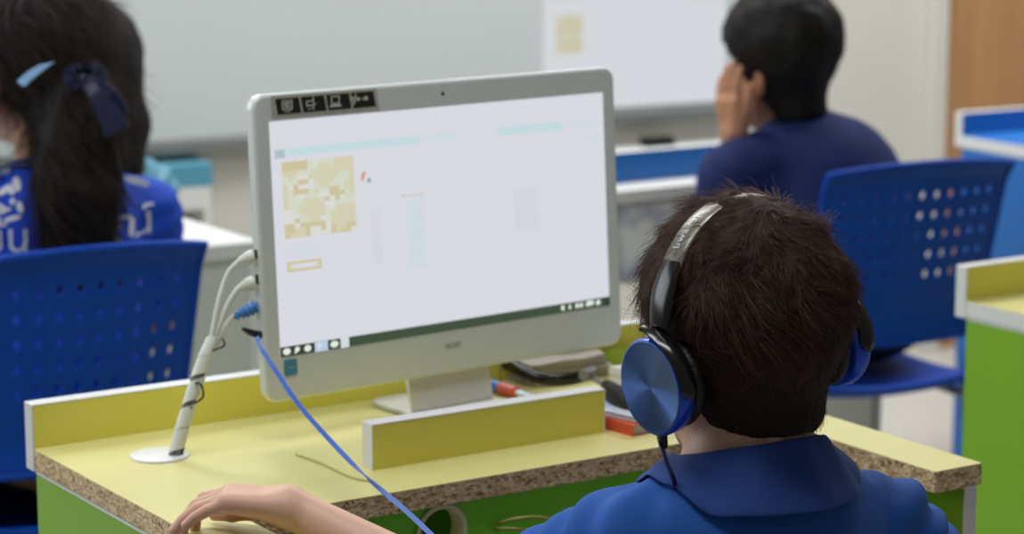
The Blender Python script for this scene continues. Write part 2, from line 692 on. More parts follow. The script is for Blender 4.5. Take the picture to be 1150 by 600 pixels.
def desk(loc, rz, label, top, strip, side, front=None, bb=True, group=None, white_edge=False, hole=True, divider=True, wing=True, pz=.2, ledge=(.2505, .5365, .0475)):
    front = front or side
    d = thing('computer_desk', (loc[0], loc[1], 0), rz, label, 'desk', group)
    H0, H1, W, D = .6975, .72, .786, .348
    o = MB()
    if wing:
        pts = [(0, 0), (.002, -.5795), (.0665, -.5795), (.0665, -D), (.7195, -D), (.7195, -.5795), (.784, -.5795), (W, 0)]
    else:
        pts = [(0, 0), (0, -D), (W, -D), (W, 0)]
    me_core = MB().prism(pts, H0, H1 - .0012).build('desktop', M['edge'] if white_edge else M['chip'], d, sm=None, bevel=.0008)
    MB().prism(pts, H1 - .0012, H1).build('laminate_top', top, me_core, sm=None, bevel=.0006)
    if bb:
        board_strip('back_board', -.001, W + .001, 0, .0195, H0 - .002, H1 + .047, strip, M['edge'], d)
    if divider:
        board_strip('front_ledge', ledge[0], ledge[1], -.267, -.2475, H1, H1 + ledge[2], strip, M['edge'], d)
    yf = -.572 if wing else -.34
    for x0, x1 in ((.002, .018), (.767, .783)):
        y1 = yf
        s = MB().box(x0, x1, y1, 0, 0, H0).build('side_panel', side, d, sm=None)
        MB().box(x0, x1, y1 - .0018, y1, 0, H0).build('edge_band', M['edge'], s, sm=None)
        MB().box(x0 - .0008, x0, y1, 0, H0 - .004, H0 - .001).build('edge_line', M['edge'], s, sm=None)
    MB().box(.018, .767, -.012, -.002, pz, H0).build('rear_light_stop', side, d, sm=None)  # unseen board, added to close the desk and keep its hole dark
    # modesty panel with a round cable hole
    cx, cz, R = .288, .667, .0262
    if hole:
        m = MB()
        x0, x1, z0, z1 = .018, .767, .25, H0
        k = 32
        ring = [(cx + R * cos(2 * pi * i / k), cz + R * sin(2 * pi * i / k)) for i in range(k)]
        out = []
        for i in range(k):
            a = 2 * pi * i / k
            c, s_ = cos(a), sin(a)
            t = min(.0299 / abs(c) if abs(c) > 1e-6 else 9, .0299 / abs(s_) if abs(s_) > 1e-6 else 9)
            out.append((cx + c * t, cz + s_ * t))
        for y in (-.337, -.322):
            n = len(m.v)
            m.v += [(u, y, v) for u, v in ring] + [(u, y, v) for u, v in out]
            m.f += [(n + i, n + (i + 1) % k, n + k + (i + 1) % k, n + k + i) for i in range(k)]
        m.f += [(i, (i + 1) % k, 2 * k + (i + 1) % k, 2 * k + i) for i in range(k)]
        q = .0299
        m.box(x0, cx - q, -.337, -.322, z0, z1).box(cx + q, x1, -.337, -.322, z0, z1).box(cx - q, cx + q, -.337, -.322, z0, cz - q)
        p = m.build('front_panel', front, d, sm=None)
        MB().lathe([(-.3395, R + .0035), (-.3405, R + .0025), (-.3405, R - .0005), (-.339, R - .002), (-.318, R - .002), (-.318, R), (-.3395, R)], 40, 'y', (cx, 0, cz)).build('cable_ring', M['cream'], p, sm=50)
    else:
        MB().box(.018, .767, -.337, -.322, pz, H0).build('front_panel', side, d, sm=None)
    return d


def open_ring(o):
    """drop the two end caps a lathe makes"""
    bm = bmesh.new()
    bm.from_mesh(o.data)
    bmesh.ops.delete(bm, geom=[f for f in bm.faces if len(f.verts) > 8], context='FACES_ONLY')
    bm.to_mesh(o.data)
    bm.free()


main_desk = desk(OD, TD, 'yellow and green computer desk with raw chipboard edge in front of the seated boy', M['yellow'], M['strip'], M['green'], M['green_bright'])
for o in bpy.data.objects:
    if o.name.startswith('cable_ring'):
        open_ring(o)
g = MB().lathe([(.7201, .0305), (.7222, .030), (.7228, .0285), (.7228, .0001)], 40, 'z', (.096, -.099, 0)).build('cable_grommet', M['edge'], main_desk, sm=40)

p = onz(1085, 338, .72)
desk((p.x, p.y), TD, 'white edged yellow and green desk cut off by the edge beside the blue chair', M['yellow'], M['strip'], M['green'], white_edge=True, hole=False, divider=False, wing=False)
p = onz(1080, 152, .72)
desk((p.x, p.y), radians(30), 'blue desk with white edges standing against the wooden panel', M['blue_lam'], M['blue_lam'], M['blue_lam'], white_edge=True, hole=False, divider=False, wing=False)
TK = radians(33)
ex, ey = Vector((cos(TK), sin(TK), 0)), Vector((-sin(TK), cos(TK), 0))
p = onz(608, 224, .72)
q = p + ey * .348
kd = desk((q.x, q.y), TK, 'white topped desk with blue back board in front of the pupil in navy', M['white_lam'], M['blue_lam'], M['white_lam'], white_edge=True, hole=False, divider=True, wing=False, pz=.55, ledge=(.02, .765, .056), bb=False)
po = MB().box(.03, .74, -.3395, -.3375, .562, .692).build('printed_poster', M['poster'], kd, sm=None)
p = onz(292, 271, .72)
q = p - ex * .786 + ey * .348
desk((q.x, q.y), TK, 'white desk with plain white front where the girl with the ponytail sits', M['white_lam'], M['white_lam'], M['white_lam'], white_edge=True, hole=False, divider=False, wing=False)
# low shelf by the wall
p = at(241, 262, 5.25)
sh = thing('low_shelf', (p.x, p.y, 0), WR, 'low open shelf with teal top board under the whiteboard', 'shelf')
zt_ = at(241, 183, 5.25).z
MB().box(-.62, 0, 0, .22, zt_ - .05, zt_).build('top_board', M['teal'], sh, bevel=.002)
MB().box(-.615, -.006, .0, .21, zt_ - .10, zt_ - .05).build('upper_board', M['white_lam'], sh)
MB().box(-.61, -.016, .20, .21, .0, zt_ - .10).build('back_panel', M['black'], sh)  # black back puts the shade of the open recess into the colour
for x in (-.615, -.022):
    MB().box(x, x + .016, 0, .21, 0, zt_ - .10).build('side_panel', M['white_lam'], sh)
for z in (.44, .2, .04):
    MB().box(-.6, -.02, .0, .20, z, z + .018).build('shelf_board', M['white_lam'], sh)


# ============================================================ ALL-IN-ONE COMPUTERS
def emis_quads(name, items, parent, y0, mats, scale=1.0):
    """items: (polygon [(x,z)...], material key, layer)"""
    me = bpy.data.meshes.new(name)
    v, f, mi = [], [], []
    keys = []
    for poly, key, layer in items:
        if key not in keys:
            keys.append(key)
        n = len(v)
        v += [(x, y0 - .00012 * layer, z) for x, z in poly]
        f.append(tuple(range(n, n + len(poly))))
        mi.append(keys.index(key))
    me.from_pydata(v, [], f)
    for k in keys:
        me.materials.append(mats[k])
    for p, m in zip(me.polygons, mi):
        p.material_index = m
    return link(name, me, None, parent)


EC = {k: emat('screen ' + k, c, 1.0) for k, c in {
    'white': (220, 221, 230), 'cyan': (198, 222, 229), 'band': (211, 222, 229), 'dark': (42, 54, 40), 'bar': (58, 76, 56), 'sand': (214, 210, 180),
    'sand2': (208, 199, 160), 'palegreen': (214, 220, 200), 'pale': (222, 222, 218), 'gold': (206, 196, 142), 'ltblue': (186, 206, 232),
    'icon': (228, 236, 226), 'red': (218, 160, 140), 'grey': (150, 172, 176), 'line': (214, 222, 226), 'violet': (217, 217, 227)}.items()}


def rect(x0, z0, x1, z1):
    return [(x0, z0), (x1, z0), (x1, z1), (x0, z1)]


def computer(loc, rz, label, detail=True, tilt=3.41, group=None):
    c = thing('desktop_computer', loc, rz, label, 'computer', group)
    SW, SH = .4505, .246
    hz = .091
    body = MB().prism(rrect(-.0185, .4695, -.047, .2745, .016, 8), 0, .016, 'y').build('housing', M['mon'], c, bevel=.0045, seg=3)
    body.location = (0, 0, hz)
    body.rotation_euler = (radians(-tilt), 0, 0)
    back = MB()
    n = 10
    o = [(0, 0), ]
    for i, (t, s) in enumerate(((.0155, .97), (.022, .93), (.03, .84), (.038, .68), (.043, .45))):
        cx, cz = .2255, .11
        back.v += [(cx + (x - cx) * s, t, cz + (z - cz) * s) for x, z in rrect(-.0185, .4695, -.047, .2745, .016, 8)]
    k = len(back.v) // 5
    back.f = [(i * k + j, i * k + (j + 1) % k, (i + 1) * k + (j + 1) % k, (i + 1) * k + j) for i in range(4) for j in range(k)]
    back.f += [tuple(range(4 * k, 5 * k)), tuple(range(k))[::-1]]
    bk = back.build('back_shell', M['mon'], body)
    # screen content
    it = [(rect(0, 0, SW, SH), 'white', 0)]

    def R(u0, v0, u1, v1, key, layer=1):
        it.append((rect(u0 * SW, (1 - v1) * SH, u1 * SW, (1 - v0) * SH), key, layer))
    R(0, .115, .53, .155, 'band')
    R(.02, .12, .42, .15, 'cyan', 2)
    R(.66, .115, .86, .155, 'cyan')
    R(.86, .13, 1, .15, 'band')
    for i in range(6):
        R(.012 + i * .0045, .118 + .006 * (i % 2), .0145 + i * .0045, .158, 'grey', 3)
    rnd = random.Random(11)
    NX, NY = 14, 16
    for i in range(NX):
        for j in range(NY):
            q = rnd.random()
            a = math.sin(i * .9 + j * .35) + math.cos(j * .8 - i * .3)
            key = 'sand' if a + q > .7 else ('palegreen' if a + q > -.2 else ('sand2' if q > .5 else 'pale'))
            if i < 5 and j < 2:
                key = 'sand2'
            if i > 9 and j < 3:
                key = 'sand'
            if j > 12 and key == 'palegreen':
                key = 'sand2'
            R(.028 + .2 * i / NX, .175 + .325 * j / NY, .028 + .2 * (i + 1) / NX, .175 + .325 * (j + 1) / NY, key)
    it.append(([(.247 * SW, .71 * SH), (.253 * SW, .71 * SH), (.262 * SW, .745 * SH), (.256 * SW, .755 * SH), (.248 * SW, .735 * SH)], 'red', 1))
    R(.265, .28, .275, .30, 'grey', 1)
    R(.362, .365, .366, .375, 'gold')
    R(.362, .375, .425, .379, 'gold')
    R(.421, .365, .425, .375, 'gold')
    R(.375, .39, .425, .70, 'band')
    R(.27, .42, .30, .66, 'violet')
    R(.70, .40, .78, .60, 'violet')
    R(.945, .20, .98, .235, 'band')
    R(.03, .535, .115, .585, 'band')
    R(.035, .545, .11, .577, 'white', 2)
    R(.045, .555, .10, .570, 'line', 3)
    R(.03, .60, .125, .642, 'gold')
    R(.035, .607, .12, .634, 'sand', 2)
    R(.042, .612, .112, .628, 'white', 3)
    R(.255, .61, .275, .62, 'violet')
    R(0, .957, .095, 1, 'dark')
    R(.095, .952, .132, 1, 'ltblue')
    R(.132, .957, .168, 1, 'dark')
    R(.168, .952, .192, 1, 'line')
    R(.192, .957, 1, 1, 'bar')

    def blob(u, v, ru, rv, key='icon', k=10, layer=3):
        it.append(([(u * SW + ru * SW * cos(2 * pi * i / k), (1 - v) * SH + rv * SH * sin(2 * pi * i / k)) for i in range(k)], key, layer))
    blob(.017, .978, .011, .015)
    blob(.046, .975, .007, .012)
    R(.038, .983, .044, .992, 'icon', 3)
    blob(.075, .978, .010, .015)
    blob(.15, .978, .012, .015)
    blob(.108, .975, .008, .012, 'line')
    for u, w in ((.845, .006), (.868, .004), (.892, .006), (.906, .006), (.925, .004), (.935, .014), (.962, .008)):
        blob(u, .977 - .003 * (w > .01), w, .013)
    R(.985, .957, 1, 1, 'dark', 4)
    emis_quads('screen', it, body, -.0004, EC)
    # webcam
    MB().lathe([(-.0008, .0001), (-.0008, .0016), (0, .002)], 16, 'y', (.224, 0, .2600)).build('webcam', M['black_gl'], body)
    # foot and neck
    f = MB().prism(rrect(.166, .286, -.035, .085, .02, 8), 0, .006).build('foot', M['mon_dim'], c, bevel=.002)
    MB().prism([(-.0, .006), (.006, .006), (.034, .10), (.03, .16), (.022, .16), (.022, .10)], .170, .282, 'x').build('neck', M['mon_dim'], c, bevel=.002)
    if detail:
        st = emis_quads('feature_sticker', [([(.004, .2500), (.1385, .2492), (.1365, .2712), (.0035, .2722)], 'beige', 0)], body, -.0006,
                        {'beige': M['sticker']})
        ic = []
        for i in range(4):
            x0 = .0085 + i * .0315
            ic.append(([(x0 + .0025, .2525), (x0 + .0315, .2525), (x0 + .029, .2688), (x0, .2688)], 'k', 1))
        W_ = 'w'

        def IR(x0, z0, x1, z1, key=W_, layer=2):
            ic.append((rect(x0, z0, x1, z1), key, layer))
        IR(.0165, .2568, .0295, .2668)
        IR(.018, .258, .028, .2658, 'k', 3)
        IR(.0195, .259, .0265, .2648, 'w', 4)
        IR(.0205, .2605, .0225, .2615, 'k', 5)
        IR(.0235, .2605, .0255, .2632, 'k', 5)
        IR(.019, .2545, .027, .2555)
        IR(.0463, .2585, .0565, .2645)
        IR(.048, .260, .0545, .2632, 'k', 3)
        IR(.0545, .2545, .0562, .2678)
        IR(.0515, .2600, .0590, .2612)
        IR(.048, .2552, .053, .2561)
        IR(.0775, .2588, .0885, .2672)
        IR(.0790, .2600, .0870, .2660, 'k', 3)
        ic.append(([(.0750, .2556), (.0910, .2556), (.0890, .2585), (.0770, .2585)], 'w', 2))
        ic.append(([(.1050, .2562), (.1075, .2562), (.1100, .2678), (.1085, .2678)], 'w', 2))
        IR(.1035, .2605, .1058, .2650)
        IR(.1100, .2600, .1142, .2635)
        IR(.1160, .2610, .1185, .2622)
        IR(.1195, .2598, .1245, .2640)
        emis_quads('icon', ic, st, -.0007, {'k': M['ink'], 'w': M['sticker_w']})
        bs = MB().prism(rrect(.0035, .0195, -.0205, -.0035, .002), -.0010, -.0003, 'y').build('blue_sticker', M['sticker_b'], body)
        t = text_mesh('aspire', .0028)
        t.transform(Matrix.Translation((.0115, -.0012, -.0120)) @ Matrix.Rotation(pi / 2, 4, 'X'))
        link('lettering', t, M['sticker_w'], bs)
        t = text_mesh('acer', .0125, font_space=1.0)
        t.transform(Matrix.Translation((.2245, -.0004, -.0155)) @ Matrix.Rotation(pi / 2, 4, 'X'))
        link('logo', t, M['logo'], body)
        MB().box(-.002, -.0005, -.0006, -.0001, -.0215, -.0185).build('warranty_seal', M['print'], body)
        # ports on the left edge
        for i, (z, h) in enumerate(((.105, .010), (.079, .010))):
            MB().box(-.0188, -.0182, .0055, .0105, z, z + h).build('port', M['black'], body)
    return c


M['sticker'] = mat('beige sticker', (176, 174, 158), .5)
M['sticker_w'] = mat('pale sticker print', (196, 198, 180), .5)
M['sticker_b'] = mat('blue sticker face', (66, 138, 170), .4)
M['ink'] = mat('black ink', (22, 20, 12), .5)
M['logo'] = mat('grey logo print', (138, 142, 128), .4)

TM = radians(38.36)
OM = Vector((-.241, 2.49, .7200))
mon = computer(OM, TM, 'white all-in-one computer showing a bright web page on the yellow desk')


# on the girl's desk, cut by the frame
p = onz(18, 206, .727)
c2 = computer((p.x - .47 * cos(.1) + .01, p.y + .03, .7200), .1, 'bright computer cut off by the picture edge beside the girl with the ponytail', detail=False)


def M2W(u, n, z):
    """computer frame to world; z above the screen's lower edge, tilted with the housing"""
    t = radians(3.41)
    y, zz = n * cos(t) + z * sin(t), -n * sin(t) + z * cos(t) + .091
    return Vector((OM.x + u * cos(TM) - y * sin(TM), OM.y + u * sin(TM) + y * cos(TM), OM.z + zz))


def D2W(x, y, z):
    return Vector((OD.x + x * cos(TD) - y * sin(TD), OD.y + x * sin(TD) + y * cos(TD), z))


# ============================================================ CABLES AT THE COMPUTER'S SIDE
def aty_n(px, py, n_):
    """the point of a camera ray on the vertical plane n_ metres behind the computer's front"""
    r = ray(px, py)
    nn = Vector((-sin(TM), cos(TM), 0))
    c0 = Vector((0, 0, CZ))
    t = (OM + nn * n_ - c0).dot(nn) / r.dot(nn)
    return c0 + r * t


base = onz(197, 511, .7228)
cb = thing('cable_bundle', tuple(base), 0, 'white spiral wrapped cable bundle rising from the desk grommet to the computer', 'cables')


def rel(pts):
    return [Vector(p) - base for p in pts]


def plane_pt(px, py, f):
    """blend from the grommet to the computer's side"""
    b2 = M2W(-.02, .01, .06)
    d = base.y + (b2.y - base.y) * f
    return at(px, py, d)


path = [base + Vector((0, 0, -.0005)), plane_pt(203, 487, .1), plane_pt(211, 460, .2), plane_pt(221, 428, .35), plane_pt(231, 400, .5), plane_pt(238, 385, .6)]
sp = spline(path, 14)
MB().tube(rel(sp), .0052, 14).build('inner_cables', M['grey_pl'], cb, sm=60)
# spiral: a ribbon winding round the bundle
m = MB()
R_, turns = .0074, 5.2
L = len(sp) - 1
N = 300
k0 = None
pv = []
for i in range(N + 1):
    t = i / N * L
    a = int(min(t, L - 1))
    f = t - a
    c = sp[a].lerp(sp[a + 1], f)
    tn = (sp[a + 1] - sp[a]).normalized()
    u = Vector((1, 0, 0))
    u = (u - tn * u.dot(tn)).normalized()
    w = tn.cross(u)
    ang = 2 * pi * turns * i / N
    lw = .0112
    for s, rr in ((-1, R_), (1, R_), (1, R_ - .0018), (-1, R_ - .0018)):
        m.v.append(tuple(c + (u * cos(ang) + w * sin(ang)) * rr + tn * lw * s - base))
for i in range(N):
    for j in range(4):
        a, b = i * 4 + j, i * 4 + (j + 1) % 4
        m.f.append((a, b, b + 4, a + 4))
m.build('spiral_wrap', M['cable_w'], cb, sm=50)


def cable(name, pts, r, mt, n=8, parent=cb, flat=1.0):
    return MB().tube(rel(spline(pts, n)), r, 10, flat).build(name, mt, parent, sm=60)


side = M2W(-.0187, .008, .134)
e1 = [plane_pt(236, 392, .55), plane_pt(240, 368, .62), plane_pt(247, 335, .75), plane_pt(256, 308, .88), plane_pt(266, 296, .96)]
c1 = cable('power_cord', e1 + [plane_pt(270, 293, 1.0)], .0030, M['cable_w'])
e2 = [plane_pt(237, 392, .58), plane_pt(246, 366, .66), plane_pt(256, 342, .8), plane_pt(266, 326, .92)]
c2_ = cable('power_cord', e2 + [plane_pt(271, 322, 1.0)], .0030, M['cable_w'])
e3 = [plane_pt(234, 398, .53), plane_pt(242, 385, .6), plane_pt(250, 372, .7), plane_pt(258, 360, .85)]
c3 = cable('network_cable', e3 + [plane_pt(266, 353, .97)], .0028, M['cable_w'])


def plug(nm, p0, p1, r0, r1, mt, par, ribs=0):
    p0, p1 = Vector(p0), Vector(p1)
    pts, rr = [], []
    n = 24
    for i in range(n + 1):
        t = i / n
        pts.append(p0.lerp(p1, t))
        r = r0 + (r1 - r0) * min(1, t * 1.6)
        if ribs:
            r += .0009 * (1 if int(t * ribs * 2) % 2 else -1)
        rr.append(r)
    return MB().tube(rel(pts), rr, 12).build(nm, mt, par, sm=40)


plug('plug', plane_pt(268, 294, .98), plane_pt(285, 288, 1.06), .0036, .0075, M['cable_w'], c1)
plug('plug', plane_pt(268, 324, .98), plane_pt(286, 317, 1.06), .0036, .0078, M['cable_w'], c2_)
plug('plug', plane_pt(262, 357, .9), plane_pt(288, 344, 1.06), .0034, .0066, M['cable_b'], c3, ribs=5)
tie = [plane_pt(218, 452, .24) + Vector((0, -.008, 0)), plane_pt(229, 444, .28) + Vector((0, -.009, 0)), plane_pt(228, 432, .3) + Vector((0, -.009, 0)),
       plane_pt(222, 428, .34) + Vector((0, -.009, 0)), plane_pt(216, 440, .34) + Vector((0, .006, 0)), plane_pt(212, 452, .28) + Vector((0, .004, 0)), plane_pt(216, 456, .24) + Vector((0, -.009, 0))]
cable('cable_tie', tie, .0011, M['black'])
tie = [plane_pt(240, 392, .55) + Vector((0, -.008, 0)), plane_pt(252, 388, .58), plane_pt(247, 380, .6) + Vector((0, .006, 0)), plane_pt(236, 378, .6), plane_pt(232, 386, .56)]
cable('cable_tie', tie, .0010, M['black'])

# ============================================================ THINGS ON THE MAIN DESK
def dthing(name, x, y, rz, label, cat, z=.7202, group=None):
    p = D2W(x, y, z)
    return thing(name, tuple(p), TD + rz, label, cat, group)


# marker pen: blue barrel, red cap end, behind the ledge
pp0, pp1 = onz(528, 426, .727), onz(590, 444, .727)
v = pp1 - pp0
t = thing('marker_pen', (pp0.x, pp0.y, .7272), math.atan2(v.y, v.x), 'blue and red marker pen lying behind the ledge', 'pen')
MB().lathe([(0, .003), (.002, .0062), (.055, .0068), (.058, .0068)], 20, 'x').build('barrel', M['pen_b'], t)
MB().lathe([(.058, .007), (.085, .0068), (.088, .004), (.088, .0001)], 20, 'x').build('cap', M['red'], t)
MB().lathe([(.0879, .0035), (.118, .0035), (.121, .001)], 20, 'x').build('tip', M['cover'], t)
# crumpled greyish papers
def sheet_stack(name, poly, z0, th, mt, label, cat, n=1, jit=.0, seed=1, wave=.003):
    rnd = random.Random(seed)
    c = sum((Vector((p[0], p[1], 0)) for p in poly), Vector()) / len(poly)
    w = D2W(c.x, c.y, z0)
    t = thing(name, tuple(w), TD, label, cat)
    for i in range(n):
        m = MB()
        N = 14
        P = [Vector((p[0] + rnd.uniform(-jit, jit), p[1] + rnd.uniform(-jit, jit), 0)) - c for p in poly]
        for lay in (0, 1):
            for a in range(N + 1):
                for b in range(N + 1):
                    q = P[0].lerp(P[1], a / N).lerp(P[3].lerp(P[2], a / N), b / N)
                    zz = th * (i + (0 if lay == 0 else .9)) + (wave * (.5 + .5 * mnoise.noise(Vector((q.x * 22, q.y * 22, seed + i * .7)))) if (lay == 1 or i > 0) else 0)
                    m.v.append((q.x, q.y, zz))
        K = (N + 1) ** 2
        for a in range(N):
            for b in range(N):
                i0 = a * (N + 1) + b
                m.f.append((i0, i0 + 1, i0 + N + 2, i0 + N + 1)[::-1])
                m.f.append((K + i0, K + i0 + 1, K + i0 + N + 2, K + i0 + N + 1))
        edge = [a * (N + 1) for a in range(N + 1)] + [N * (N + 1) + b for b in range(1, N + 1)] + [a * (N + 1) + N for a in range(N - 1, -1, -1)] + [b for b in range(N - 1, 0, -1)]
        for s in range(len(edge)):
            a, b = edge[s], edge[(s + 1) % len(edge)]
            m.f.append((a, b, b + K, a + K))
        m.build('sheet', mt, t, sm=60)
    return t


sheet_stack('paper_pile', [(.59, -.040), (.70, -.044), (.71, -.006), (.585, -.006)], .7202, .0055, M['paper_g'], 'greyish crumpled papers piled behind the black headset', 'papers', 4, .004, 5, .006)
sheet_stack('booklet', [(.672, -.20), (.765, -.19), (.765, -.085), (.672, -.085)], .7202, .010, M['paper'], 'thick white booklet lying at the end of the desk', 'booklet', 2, .003, 2, .003)
# lime sheet leaning against the back board
t = dthing('lime_sheet', .735, -.012, 0, 'lime green sheet leaning on the back board behind the computer', 'paper')
MB().prism([(-.045, 0), (.04, 0), (.04, .020), (-.01, .022), (-.045, .008)], -.004, -.002, 'y').build('sheet', M['lime_p'], t, bevel=.0005)
# books: red-spined pad and a book on top
t = dthing('exercise_book', .5515, -.300, radians(6), 'white exercise book with red spine lying beside the ledge', 'book')
MB().box(.0, .11, .004, .085, 0, .011).build('pages', M['paper'], t, bevel=.0008)
MB().prism([(-.002, -.0008), (.030, -.0008), (.030, 0), (-.0005, 0), (-.0005, .011), (.030, .011), (.030, .0125), (-.002, .0125)], .001, .087, 'y').build('spine', M['red'], t, bevel=.0006)
t = dthing('storybook', .559, -.292, radians(12), 'pale blue thin book lying on the red spined exercise book', 'book', z=.7330)
MB().box(0, .10, 0, .08, .0012, .0045).build('pages', M['paper'], t)
MB().box(-.001, .101, -.001, .081, .0045, .0056).build('cover', M['cover'], t, bevel=.0004)
MB().box(-.001, .101, -.001, .081, 0, .0012).build('cover', M['cover'], t, bevel=.0004)
# black headset behind the ledge: band arc, hinge and ear cushion
hb = onz(640, 428, .74)
t = thing('black_headset', (hb.x, hb.y, .7202), 0, 'glossy black headset lying behind the ledge', 'headset')


def relh(pts):
    return [Vector(p) - Vector((hb.x, hb.y, .7202)) for p in pts]


arc = [onz(566, 408, .742), onz(590, 420, .738), onz(615, 427, .736), onz(640, 426, .737), onz(664, 420, .741)]
MB().tube(relh(spline(arc, 8)), .0075, 14, .45, (0, 0, 1)).build('headband', M['black_gl'], t, sm=60)
MB().tube(relh([onz(655, 422, .742), onz(666, 418, .742)]), .0072, 12).build('hinge', M['grey_pl'], t, bevel=.001)
MB().tube(relh(spline([onz(664, 424, .738), onz(674, 430, .736), onz(684, 434, .736)], 6)), .003, 10).build('slider', M['steel'], t, sm=60)
cu = [onz(681, 434, .742), onz(690, 444, .744), onz(702, 452, .742), onz(714, 460, .738), onz(724, 464, .735)]
MB().tube(relh(spline(cu, 6)), [.008 + .008 * sin(pi * i / 24) for i in range(25)], 16, .8).build('ear_cushion', M['leather'], t, sm=60)
MB().tube(relh(spline([onz(562, 400, .76), onz(562, 415, .74), onz(562, 428, .726)], 6)), .0008, 6).build('cord', M['grey_pl'], t)
# thin yellowish cable lying across the desk and those in the round hole
def loose(name, pts, r, mt, label, cat='cable', flat=1.0, upv=(0, 0, 1), n=8):
    b = Vector(pts[0])
    o = MB().tube([Vector(p) - b for p in spline(pts, n)], r, 8, flat, upv).build(name, mt, None, sm=60)
    o.location = b
    return tag(o, label, cat)


M['cable_y'] = mat('yellowish cable sheath', (166, 160, 84), .5)
M['cable_g'] = mat('pale yellow cable sheath', (190, 184, 122), .5)  # one even pale yellow for the desk wire
q = lambda px, py, yy: _vp(px, py, yy)


def _vp(px, py, yl):
    """camera ray met with the vertical plane y = yl of the main desk"""
    r = ray(px, py)
    nn = Vector((-sin(TD), cos(TD), 0))
    c0 = Vector((0, 0, CZ))
    return c0 + r * ((OD + nn * yl - c0).dot(nn) / r.dot(nn))


loose('desk_wire', [onz(332, 510, .7214), onz(360, 520, .7214), onz(395, 536, .7214), onz(420, 541, .7214)], .0011, M['cable_g'], 'thin yellowish wire lying flat on the desk near the wrist', n=6)
loose('loose_cable', [_vp(548, 592, -.30), _vp(560, 588, -.34), _vp(585, 582, -.36), _vp(615, 583, -.355), _vp(650, 600, -.35)], .0018, M['cable_y'], 'upper thin yellow cable hanging out of the round desk hole')
loose('loose_cable', [_vp(546, 596, -.30), _vp(560, 594, -.345), _vp(590, 595, -.36), _vp(630, 604, -.36)], .0016, M['cable_y'], 'lower thin yellow cable hanging out of the round desk hole')


# ============================================================ CHAIRS
def chair(loc, rz, label):
    c = thing('plastic_chair', (loc[0], loc[1], 0), rz, label, 'chair', None)
    nc, nr, px, pz = 11, 5, .028, .034
    xs = [-.172]
    x0 = -nc * px / 2
    for i in range(nc):
        xs += [x0 + i * px, x0 + i * px + .0104, x0 + (i + 1) * px - .0104]
    xs += [x0 + nc * px, .172]
    z1 = .805
    zs = [z1, z1 - .018]
    for j in range(nr):
        zt_ = z1 - .026 - j * pz
        zs += [zt_, zt_ - .0110, zt_ - pz + .0110]
    zs += [z1 - .026 - nr * pz, .58, .55, .525, .512]
    bm = bmesh.new()
    grid = []

    def bp(x, z):
        t = (z - .51) / .295
        w = .93 + .10 * t
        y = -.165 - .055 * t + .9 * x * x * (1 - .2 * t) - .012 * max(0, (t - .9) * 10) - .014 * max(0, 1 - t * 8)
        return (x * w, y, z + .012 * (1 - (x / .172) ** 2) * (t > .9))
    for z in zs:
        grid.append([bm.verts.new(bp(x, z)) for x in xs])
    for j in range(len(zs) - 1):
        for i in range(len(xs) - 1):
            hole = (j >= 2 and (j - 2) % 3 == 1 and j < 2 + 3 * nr) and (i >= 1 and (i - 1) % 3 == 1 and i < 1 + 3 * nc)
            if hole:
                continue
            bm.faces.new((grid[j][i], grid[j + 1][i], grid[j + 1][i + 1], grid[j][i + 1]))
    bmesh.ops.recalc_face_normals(bm, faces=bm.faces)
    me = bpy.data.meshes.new('backrest')
    bm.to_mesh(me)
    bm.free()
    b = link('backrest', smooth(me), M['chair'], c)
    s = b.modifiers.new('thick', 'SOLIDIFY')
    s.thickness, s.offset = .0055, 0
    s = b.modifiers.new('round', 'SUBSURF')
    s.levels = s.render_levels = 2
    # rolled rim round the backrest
    rim = [bp(-.172, z) for z in zs[::-1]] + [bp(x, z1) for x in xs[1:-1]] + [bp(.172, z) for z in zs] + [bp(x, .512) for x in xs[::-1][1:-1]]
    rim.append(rim[0])
    MB().tube(rim, .0058, 8, cap=False).build('rim', M['chair'], b, sm=60)
    # seat
    bm = bmesh.new()
    N = 12
    g = []
    for i in range(N + 1):
        row = []
        for j in range(N + 1):
            u, v = i / N * 2 - 1, j / N
            x = u * (.175 - .012 * v)
            y = -.175 + .36 * v
            z = .428 + .016 * u * u - .012 * sin(pi * v) - .05 * max(0, v - .85) * 3 + .03 * max(0, .12 - v) * 4
            row.append(bm.verts.new((x, y, z)))
        g.append(row)
    for i in range(N):
        for j in range(N):
            bm.faces.new((g[i][j], g[i + 1][j], g[i + 1][j + 1], g[i][j + 1]))
    me = bpy.data.meshes.new('seat')
    bm.to_mesh(me)
    bm.free()
    st = link('seat', smooth(me), M['chair'], c)
    s = st.modifiers.new('thick', 'SOLIDIFY')
    s.thickness, s.offset = .016, -1
    s = st.modifiers.new('round', 'SUBSURF')
    s.levels = s.render_levels = 2
    for sx in (-1, 1):
        m = MB().prism([(-.185, .56), (-.150, .56), (-.125, .44), (-.125, .355), (-.165, .355), (-.172, .44)], sx * .158 - .008, sx * .158 + .008, 'x')
        m.build('side_bracket', M['chair'], c, bevel=.004)
        for y0, y1 in ((-.145, -.185), (.13, .16)):
            MB().tube([(sx * .150, y0, .415), (sx * .152, y0 * 1.02, .35), (sx * .165, y1, .002)], .0095, 12).build('leg', M['steel'], c, sm=60)
        MB().tube([(sx * .150, -.145, .40), (sx * .150, .13, .40)], .009, 12).build('seat_rail', M['steel'], c, sm=60)
    return c


RL = radians(31)


def place_chair(px, py, d, z, rz, label):
    """put the middle of the back's top edge on a camera ray"""
    p = at(px, py, d)
    off = Vector((0, -.22, 0))
    off.rotate(Matrix.Rotation(rz, 3, 'Z'))
    return chair((p.x - off.x, p.y - off.y), rz, label)


